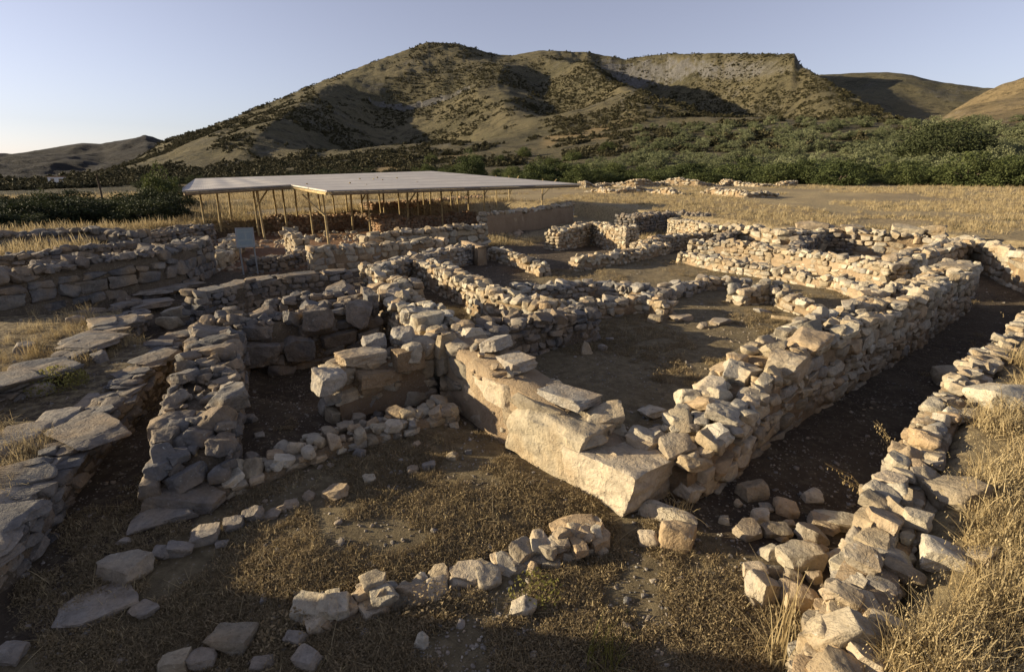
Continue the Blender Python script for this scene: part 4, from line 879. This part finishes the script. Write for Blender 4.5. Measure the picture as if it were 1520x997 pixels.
# low weeds on the front floor and in the rooms
x, y, d = polar_pts(60000, -50, 50, 2.3, 24, .75)
cov = (polydist(x, y, WEEDY) < .1) | ((fbm(x*.7, y*.7, 3, 33) > .02) & (polydist(x, y, ZONES[0][2]) < 0)) | ((fbm(x*.5, y*.5, 3, 34) > .22))
ok = cov & (polydist(x, y, DIG) < -.1) & offwalls(x, y) & (polydist(x, y, TERR) > 0) & (fbm(x*1.6, y*1.6, 3, 35) > -.22)
lane = segdist(x, y, [(2.6, 4.6), (5, 6.4), (9, 9.6), (15, 14.5)])[0] < 1.1; ok &= ~lane | (rng.random(len(x)) < .12)
x, y, d = x[ok], y[ok], d[ok]; n = len(x)
low = [proto('g', tuft(530+i, 16, .055, .07, .0026, M['weed'], 1.1)) for i in range(4)]+[proto('g', leafy(540+i, 70, .08, .045, .009, M['weed'])) for i in range(3)]+[proto('g', tuft(550+i, 10, .07, .06, .0022, M['straw'], 1.0)) for i in range(2)]
gn_scatter('floor_weeds', np.stack([x, y, ground(x, y)-.005], 1), rng.uniform(.6, 1.25, n)*(1+.015*d), yaw(n, .15), rng.choice(9, n, p=[.14, .14, .14, .14, .11, .11, .1, .06, .06]), low, 'short withered weeds on the excavated floors')
# left terrace grass
x, y, d = polar_pts(9000, -62, -28, 4.5, 17, .9)
ok = (polydist(x, y, TERR) < -.05) & offwalls(x, y) & (fbm(x*.9, y*.9, 3, 36) > -.02); x, y, d = x[ok], y[ok], d[ok]; n = len(x)
gn_scatter('terrace_grass', np.stack([x, y, ground(x, y)-.02], 1), rng.uniform(.4, .95, n), yaw(n, .15), rng.choice(9, n), [proto('g', p.data) for p in tall], 'dry grass between the slabs of the left terrace')
# dry field grass
x, y, d = polar_pts(60000, -50, 50, 14, 112, .8)
ok = ((polydist(x, y, DIG) > .4) | ((y > 27) & (polydist(x, y, REDPIT) > .8))) & offwalls(x, y); cl = fbm(x*.12, y*.12, 4, 23); ok &= (cl > -.03-.15*(x < 0)) & ~((x > 8) & (y < 13.5)); x, y, d = x[ok], y[ok], d[ok]; n = len(x)
fieldk = [proto('g', tuft(560+i, 14, .30, .18, .007, M['straw'], .5)) for i in range(4)]+[proto('g', tuft(570+i, 18, .14, .22, .006, M['straw'], 1.0)) for i in range(3)]+[proto('g', leafy(580, 60, .25, .18, .03, M['scrub']))]
gn_scatter('field_grass', np.stack([x, y, ground(x, y)-.02], 1), rng.uniform(.5, 1.1, n)*np.clip(1+.012*d, 1, 2.2)*np.where(x < 0, 1.25, .75), yaw(n, .1), rng.choice(8, n, p=[.11, .11, .11, .11, .18, .18, .18, .02]), fieldk, 'golden dry grass of the fields round the dig')
# pebbles
x, y, d = polar_pts(26000, -50, 50, 2.3, 26, .7); ok = (polydist(x, y, DIG) < 0) & (fbm(x*1.1, y*1.1, 3, 45) > -.2); x, y, d = x[ok], y[ok], d[ok]; n = len(x)
peb = []
for i in range(6):
    v, f = rock(400+i, 2, .4); mb = MB(); mb.add(v*np.array((1, .8, .6)), f); peb.append(proto('p', mb.mesh('pebble', M['slab'] if i % 2 else M['loosegrey'])))
gn_scatter('pebbles', np.stack([x, y, ground(x, y)+.003], 1), np.clip(rng.lognormal(math.log(.016), .6, n), .006, .09), yaw(n, .3), rng.integers(0, 6, n), peb, 'small stones and chips lying over the earth floors')
x = rng.uniform(-18, 4, 3800); y = rng.uniform(20, 50, 3800); ok = (polydist(x, y, REDPIT) < 1.5) & (fbm(x*.4, y*.4, 3, 47) > -.05) & offwalls(x, y); x, y = x[ok], y[ok]; n = len(x)
pit = []
for i in range(6):
    v, f = rock(410+i, 2, .35); mb = MB(); mb.add(v*np.array((1, .8, .65)), f); pit.append(proto('p', mb.mesh('rubble', M['red'] if i % 2 else M['tan'])))
gn_scatter('pit_rubble', np.stack([x, y, ground(x, y)+.02], 1), np.clip(rng.lognormal(math.log(.17), .5, n), .05, .6), yaw(n, .3), rng.integers(0, 6, n), pit, 'broken stones strewn over the red earth under the shelter')
def crown_mesh(seed, clumps, per, leaf, mat, flat=.62):
    """leaf-sized faces in uneven clumps through the volume of a crown about 1 m wide and 'flat' high"""
    r = np.random.default_rng(seed); V = []; C = []
    for i in range(clumps):
        q = r.normal(0, 1, 3); q /= np.linalg.norm(q); q[2] = q[2]*.9 if q[2] > 0 else q[2]*.42
        c = q*np.array((.40, .40, .72*flat))*r.uniform(.55, 1.0)**.5*(1+.18*r.normal()); cr = r.uniform(.09, .17)
        C.append((c, cr))
    V = np.zeros((clumps*per, 4, 3)); k_ = 0
    for c, cr in C:
        P_ = r.normal(0, 1, (per, 3)); P_ /= np.linalg.norm(P_, axis=1)[:, None]; P_ *= cr*r.uniform(.45, 1.0, (per, 1)); P_[:, 2] *= .8; P_ += c
        a_ = r.normal(0, 1, (per, 3)); a_ /= np.linalg.norm(a_, axis=1)[:, None]; b_ = np.cross(a_, r.normal(0, 1, (per, 3))); b_ /= np.linalg.norm(b_, axis=1)[:, None]
        s = leaf*r.uniform(.6, 1.4, (per, 1)); b_ *= .6
        V[k_:k_+per] = np.stack([P_-a_*s, P_-b_*s, P_+a_*s, P_+b_*s], 1); k_ += per
    V[:, :, 2] += .30*flat
    mb = MB(); F = np.arange(len(V)*4).reshape(-1, 4); mb.add(V.reshape(-1, 3), F); return mb.mesh('crown', mat, smooth=False)
# hillside scrub
def shrub_lp(seed):
    v, f = ico(2); r = np.random.default_rng(seed); o_ = Vector(r.uniform(-9, 9, 3))
    h_ = np.array([1+.55*mnoise.noise(Vector(q)*2.1+o_) for q in v]); v = v*h_[:, None]*np.array((.5, .5, .38)); mb = MB(); mb.add(v, f); return mb.mesh('scrub', M['scrub'], smooth=False)
a = rng.uniform(-50, 46, 110000); u_ = rng.random(110000); Dc = maincrest(a); dd = D1*.75+(Dc-D1*.75)*u_**.9
x = dd*np.sin(np.radians(a)); y = dd*np.cos(np.radians(a)); ok = (fbm(x/60, y/60, 4, 66)+.8*fbm(x/14, y/14, 3, 67) > -.12); x, y, a, dd = x[ok], y[ok], a[ok], dd[ok]; n = len(x)
z = np.where(dd < D1, field(x, y), mountain(a, dd))
ok = (tab(MAIN, a) > tab(BASE, a)+.004) | ((a < -30) & (z > -13.5)); x, y, z = x[ok], y[ok], z[ok]; n = len(x)
gn_scatter('hillside_scrub', np.stack([x, y, z+.1], 1), np.clip(rng.lognormal(math.log(1.25), .5, n), .5, 5), yaw(n, .1), rng.integers(0, 4, n), [proto('s', crown_mesh(800+i, 12, 18, .105, M['scrub'], .62)) for i in range(4)], 'low thorny scrub dotted over the mountain side')
# ------------------------------------------------------------------ trees and bushes, continued
def trunk_mesh(seed, h_=.4):
    r = random.Random(seed); mb = MB()
    addtube(mb, [(0, 0, -.06), (.01, .01, h_*.4), (.03*r.choice((-1, 1)), .02, h_*.8)], [.035, .028, .018], 7)
    for k_ in range(4):
        a_ = k_*1.57+r.uniform(-.5, .5); addtube(mb, [(.01, .01, h_*.35), (math.cos(a_)*.14, math.sin(a_)*.14, h_*.75), (math.cos(a_)*.26, math.sin(a_)*.26, h_*1.0)], [.02, .014, .006], 5)
    return mb.mesh('trunk', M['bark'])
CR = {'mastic': [crown_mesh(700+i, 80, 80, .019, M['mastic'], .6) for i in range(4)], 'olive': [crown_mesh(720+i, 46, 50, .026, M['olive'], .62) for i in range(4)], 'dark': [crown_mesh(760+i, 80, 80, .019, M['darkleaf'], .6) for i in range(3)], 'big': [crown_mesh(740+i, 170, 80, .013, M['darkleaf'], .5) for i in range(2)]}
TK = [trunk_mesh(i) for i in range(3)]
def tree(name, label, cat, x, y, w, h_, kind, group=None, z=None):
    if z is None:
        dd_ = math.hypot(x, y); z = float(field(np.array([x]), np.array([y]))[0]) if dd_ > 60 and dd_ < D1 else float(ground(x, y)) if dd_ <= 60 else float(mountain(np.array([math.degrees(math.atan2(x, y))]), np.array([dd_]))[0])
    o = empty(name, (x, y, z), random.uniform(0, 6.28)); tag(o, label, cat, group)
    fl = .5 if kind == 'big' else .6
    for nm, me, sc in (('crown', random.choice(CR[kind]), (w, w, h_/fl*.98)), ('trunk', random.choice(TK), (w, w, h_*1.2))):
        c = bpy.data.objects.new(nm, me); COL.objects.link(c); c.parent = o; c.scale = sc
    return o
def azd(px, d):
    a_ = math.atan2((px-760)/770., 1.0); return d*math.sin(a_), d*math.cos(a_)
SPEC = [('carob_tree', 'huge dark rounded tree standing above the olive grove at the right', 1362, 178, 21, 9.5, 'big'),
 ('pine_tree', 'tall dark tree behind the shelter, tallest left of the bushes', 704, 140, 8.5, 7.0, 'mastic'),
 ('pine_tree', 'dark green tree just above the middle of the shelter roof', 637, 138, 7.0, 4.6, 'mastic'),
 ('dark_bush', 'rounded dark bush at the right end of the shelter roof', 800, 108, 7.5, 4.4, 'mastic'),
 ('dark_bush', 'dark bush beside the rounded one, just right of the shelter roof', 845, 112, 7.5, 4.6, 'mastic'),
 ('dark_bush', 'wide bright green bush touching the dry field at the end of the boundary wall', 1225, 97, 8, 3.6, 'mastic'),
 ('dark_bush', 'pale brownish bush among the green ones above the boundary wall end', 1150, 112, 6, 4.0, 'olive'),
 ('dark_bush', 'round bush against the left end of the shelter roof', 262, 62, 3.6, 3.6, 'mastic')]
for nm, lb, px, d, w, h_, kd in SPEC:
    x, y = azd(px, d); tree(nm, lb, 'bush' if 'bush' in nm else 'tree', x, y, w, h_, kd)
cnt = 0
def belt(n, x0, x1, d0, d1, w0, w1, hr, kind, name, label, cat, group, jit=None):
    for i in range(n):
        px = x0+(x1-x0)*(i+random.uniform(.1, .9))/n; d = random.uniform(d0, d1); x, y = azd(px, d); w = random.uniform(w0, w1)
        tree(name, label, cat, x, y, w, w*hr*.84*random.uniform(.6, 1.3), kind, group)
belt(16, 1190, 1540, 100, 106, 3.5, 9, .5, 'mastic', 'mastic_bush', 'bush in the dense green front row along the dry field at right', 'bush', 'front bushes along the right of the dry field')
belt(14, 1200, 1560, 112, 124, 4, 9.5, .52, 'mastic', 'mastic_bush', 'bush in the second green row behind the right edge of the dry field', 'bush', 'second row bushes behind the dry field')
belt(24, 750, 1190, 100, 112, 3.5, 9.5, .5, 'mastic', 'mastic_bush', 'dark bush in the thick row behind the stone boundary wall', 'bush', 'bushes behind the boundary wall')
belt(22, 880, 1200, 116, 135, 3.5, 9, .5, 'mastic', 'mastic_bush', 'dark bush in the deeper row behind the boundary wall thicket', 'bush', 'deeper bushes behind the boundary wall')
belt(8, 640, 780, 122, 145, 5, 7.5, .5, 'mastic', 'mastic_bush', 'dark bush seen just over the long shelter roof', 'bush', 'bushes above the shelter roof')
belt(105, 860, 1570, 134, 190, 4.5, 7, .62, 'olive', 'olive_tree', 'grey green olive tree in the grove below the mountain', 'olive tree', 'olive trees of the near grove')
belt(170, 930, 1590, 190, 290, 5, 8, .58, 'olive', 'olive_tree', 'small distant olive tree at the foot of the mountain slope', 'olive tree', 'olive trees at the foot of the mountain')
belt(26, -30, 270, 38, 50, 2.6, 4.2, .42, 'dark', 'mastic_bush', 'dark bush in the shaded hedge along the left grass field', 'bush', 'dark bushes along the left field')
belt(14, -30, 290, 52, 66, 3, 5, .42, 'dark', 'mastic_bush', 'dark bush behind the shaded hedge on the left plain', 'bush', 'bushes behind the left hedge')
belt(22, 230, 620, 120, 230, 4, 7, .45, 'dark', 'mastic_bush', 'small bush on the low slope beyond the shelter roof', 'bush', 'bushes on the slope beyond the shelter')
belt(12, 640, 900, 150, 260, 5, 9, .5, 'mastic', 'mastic_bush', 'dark bush at the mountain foot behind the shelter', 'bush', 'bushes at the mountain foot')
# grass tufts and weeds that stand out
TL = ['pale yellow grass tuft at the bottom edge of the picture', 'leafy grey green weed behind the pointed stone', 'weed with small yellow flowers beside the round purplish stone', 'long arching straw clump at the foot of the near bank', 'tall orange brown grass clump on the left terrace', 'bleached grass clump at the edge of the left terrace', 'low yellow green cushion bush on the left terrace', 'golden grass clump beside the yellow green cushion bush', 'dry sprig at the end of the terrace beside the lane kerb', 'grey weed among the bottom row stones', 'straw tuft at the base of the corner block']
for i, (x, y) in enumerate(TUFTS):
    if i in (1, 2, 9): me = leafy(600+i, 260, .24, .26, .016, M['weed'] if i != 2 else M['greenweed'])
    elif i == 6: me = leafy(606, 1500, .42, .36, .02, M['greenweed'])
    elif i == 3: me = tuft(603, 40, .75, .16, .004, M['straw'], .7)
    else: me = tuft(600+i, 60, .3 if i not in (4, 5) else .5, .14, .0035, M['straw'] if i else M['greenweed'], .6, .3)
    o = bpy.data.objects.new('grass_tuft' if i != 6 else 'cushion_bush', me); COL.objects.link(o); o.location = (x, y, float(ground(x, y))-.02)
    tag(o, TL[i], 'grass tuft' if i not in (1, 2, 6, 9) else 'weed')
OL = ['dry oat stalk leaning out over the dark lane, nearest the camera', 'second dry oat stalk arching over the lane with white husks', 'dry oat stalk standing on the far lip of the grassy bank']
for i, (x, y, lx, h_) in enumerate([(4.05, 4.95, -.55, .5), (4.75, 5.6, -.28, .62), (6.9, 7.45, -.2, .55)]):
    mb = MB(); r = random.Random(i+5)
    for s in range(5):
        k_ = .6+.5*r.random(); P_ = [(r.gauss(0, .04), r.gauss(0, .04), 0), (lx*k_*.45, .1*k_, h_*k_*.7), (lx*k_, .15*k_+r.gauss(0, .06), h_*k_)]
        addtube(mb, P_, [.004, .003, .0018], 4)
        for q in range(9):
            c = np.array(P_[1])*(1-q/9)+np.array(P_[2])*(q/9)+np.array((r.gauss(0, .03), r.gauss(0, .03), -.02-.03*r.random())); e = .011
            mb.add(np.array([c-(e*.5, 0, 0), c-(0, e*.5, 0), c+(e*.5, 0, 0), c+(0, e*.5, 0), c+(0, 0, e*1.6), c-(0, 0, e*1.6)]), np.array([(0, 1, 4), (1, 2, 4), (2, 3, 4), (3, 0, 4), (1, 0, 5), (2, 1, 5), (3, 2, 5), (0, 3, 5)]))
    o = mb.build('oat_stalk', M['straw'], smooth=False, loc=(x, y, float(ground(x, y))-.02)); tag(o, OL[i], 'oat stalk')
# ------------------------------------------------------------------ light, sky, camera
SUN_EL, SUN_AZ = 12.5, -88.0          # azimuth from the view direction, negative = left
e_, a_ = A(SUN_EL), A(SUN_AZ)
to_sun = Vector((math.sin(a_)*math.cos(e_), math.cos(a_)*math.cos(e_), math.sin(e_)))
sl_ = bpy.data.lights.new('sun', 'SUN'); sl_.energy = 5.0; sl_.angle = A(.5); sl_.color = (1, .83, .57)
so_ = bpy.data.objects.new('sun', sl_); COL.objects.link(so_); so_.rotation_euler = to_sun.to_track_quat('Z', 'Y').to_euler()
w = bpy.data.worlds.new('World'); scene.world = w; w.use_nodes = True; nt = w.node_tree
sky = nt.nodes.new('ShaderNodeTexSky'); sky.sky_type = 'NISHITA'; sky.sun_disc = False
sky.sun_elevation = e_; sky.sun_rotation = a_; sky.altitude = 50; sky.air_density = 1.0; sky.dust_density = .4; sky.ozone_density = 3.5
bg = nt.nodes['Background']; bg.inputs[1].default_value = .083; hs = nt.nodes.new('ShaderNodeHueSaturation'); hs.inputs['Saturation'].default_value = .54; nt.links.new(sky.outputs[0], hs.inputs['Color'])
nt.links.new(mixc(nt, 1.0, hs.outputs[0], (1.08, .97, 1.03), 'MULTIPLY'), bg.inputs[0])
cam = bpy.data.cameras.new('camera'); cam.sensor_width = 36; cam.lens = 36*770/1520; cam.clip_start = .1; cam.clip_end = 20000
co = bpy.data.objects.new('camera', cam); COL.objects.link(co); co.location = (0, 0, EYE); co.rotation_euler = (A(90-17.3456), 0, 0)
scene.camera = co
vs = scene.view_settings; vs.view_transform = 'Standard'; vs.look = 'None'; vs.exposure = 1.0; vs.gamma = 1
cy = scene.cycles
cy.max_bounces = 5; cy.diffuse_bounces = 3; cy.glossy_bounces = 1; cy.transmission_bounces = 3; cy.transparent_max_bounces = 4
cy.caustics_reflective = False; cy.caustics_refractive = False
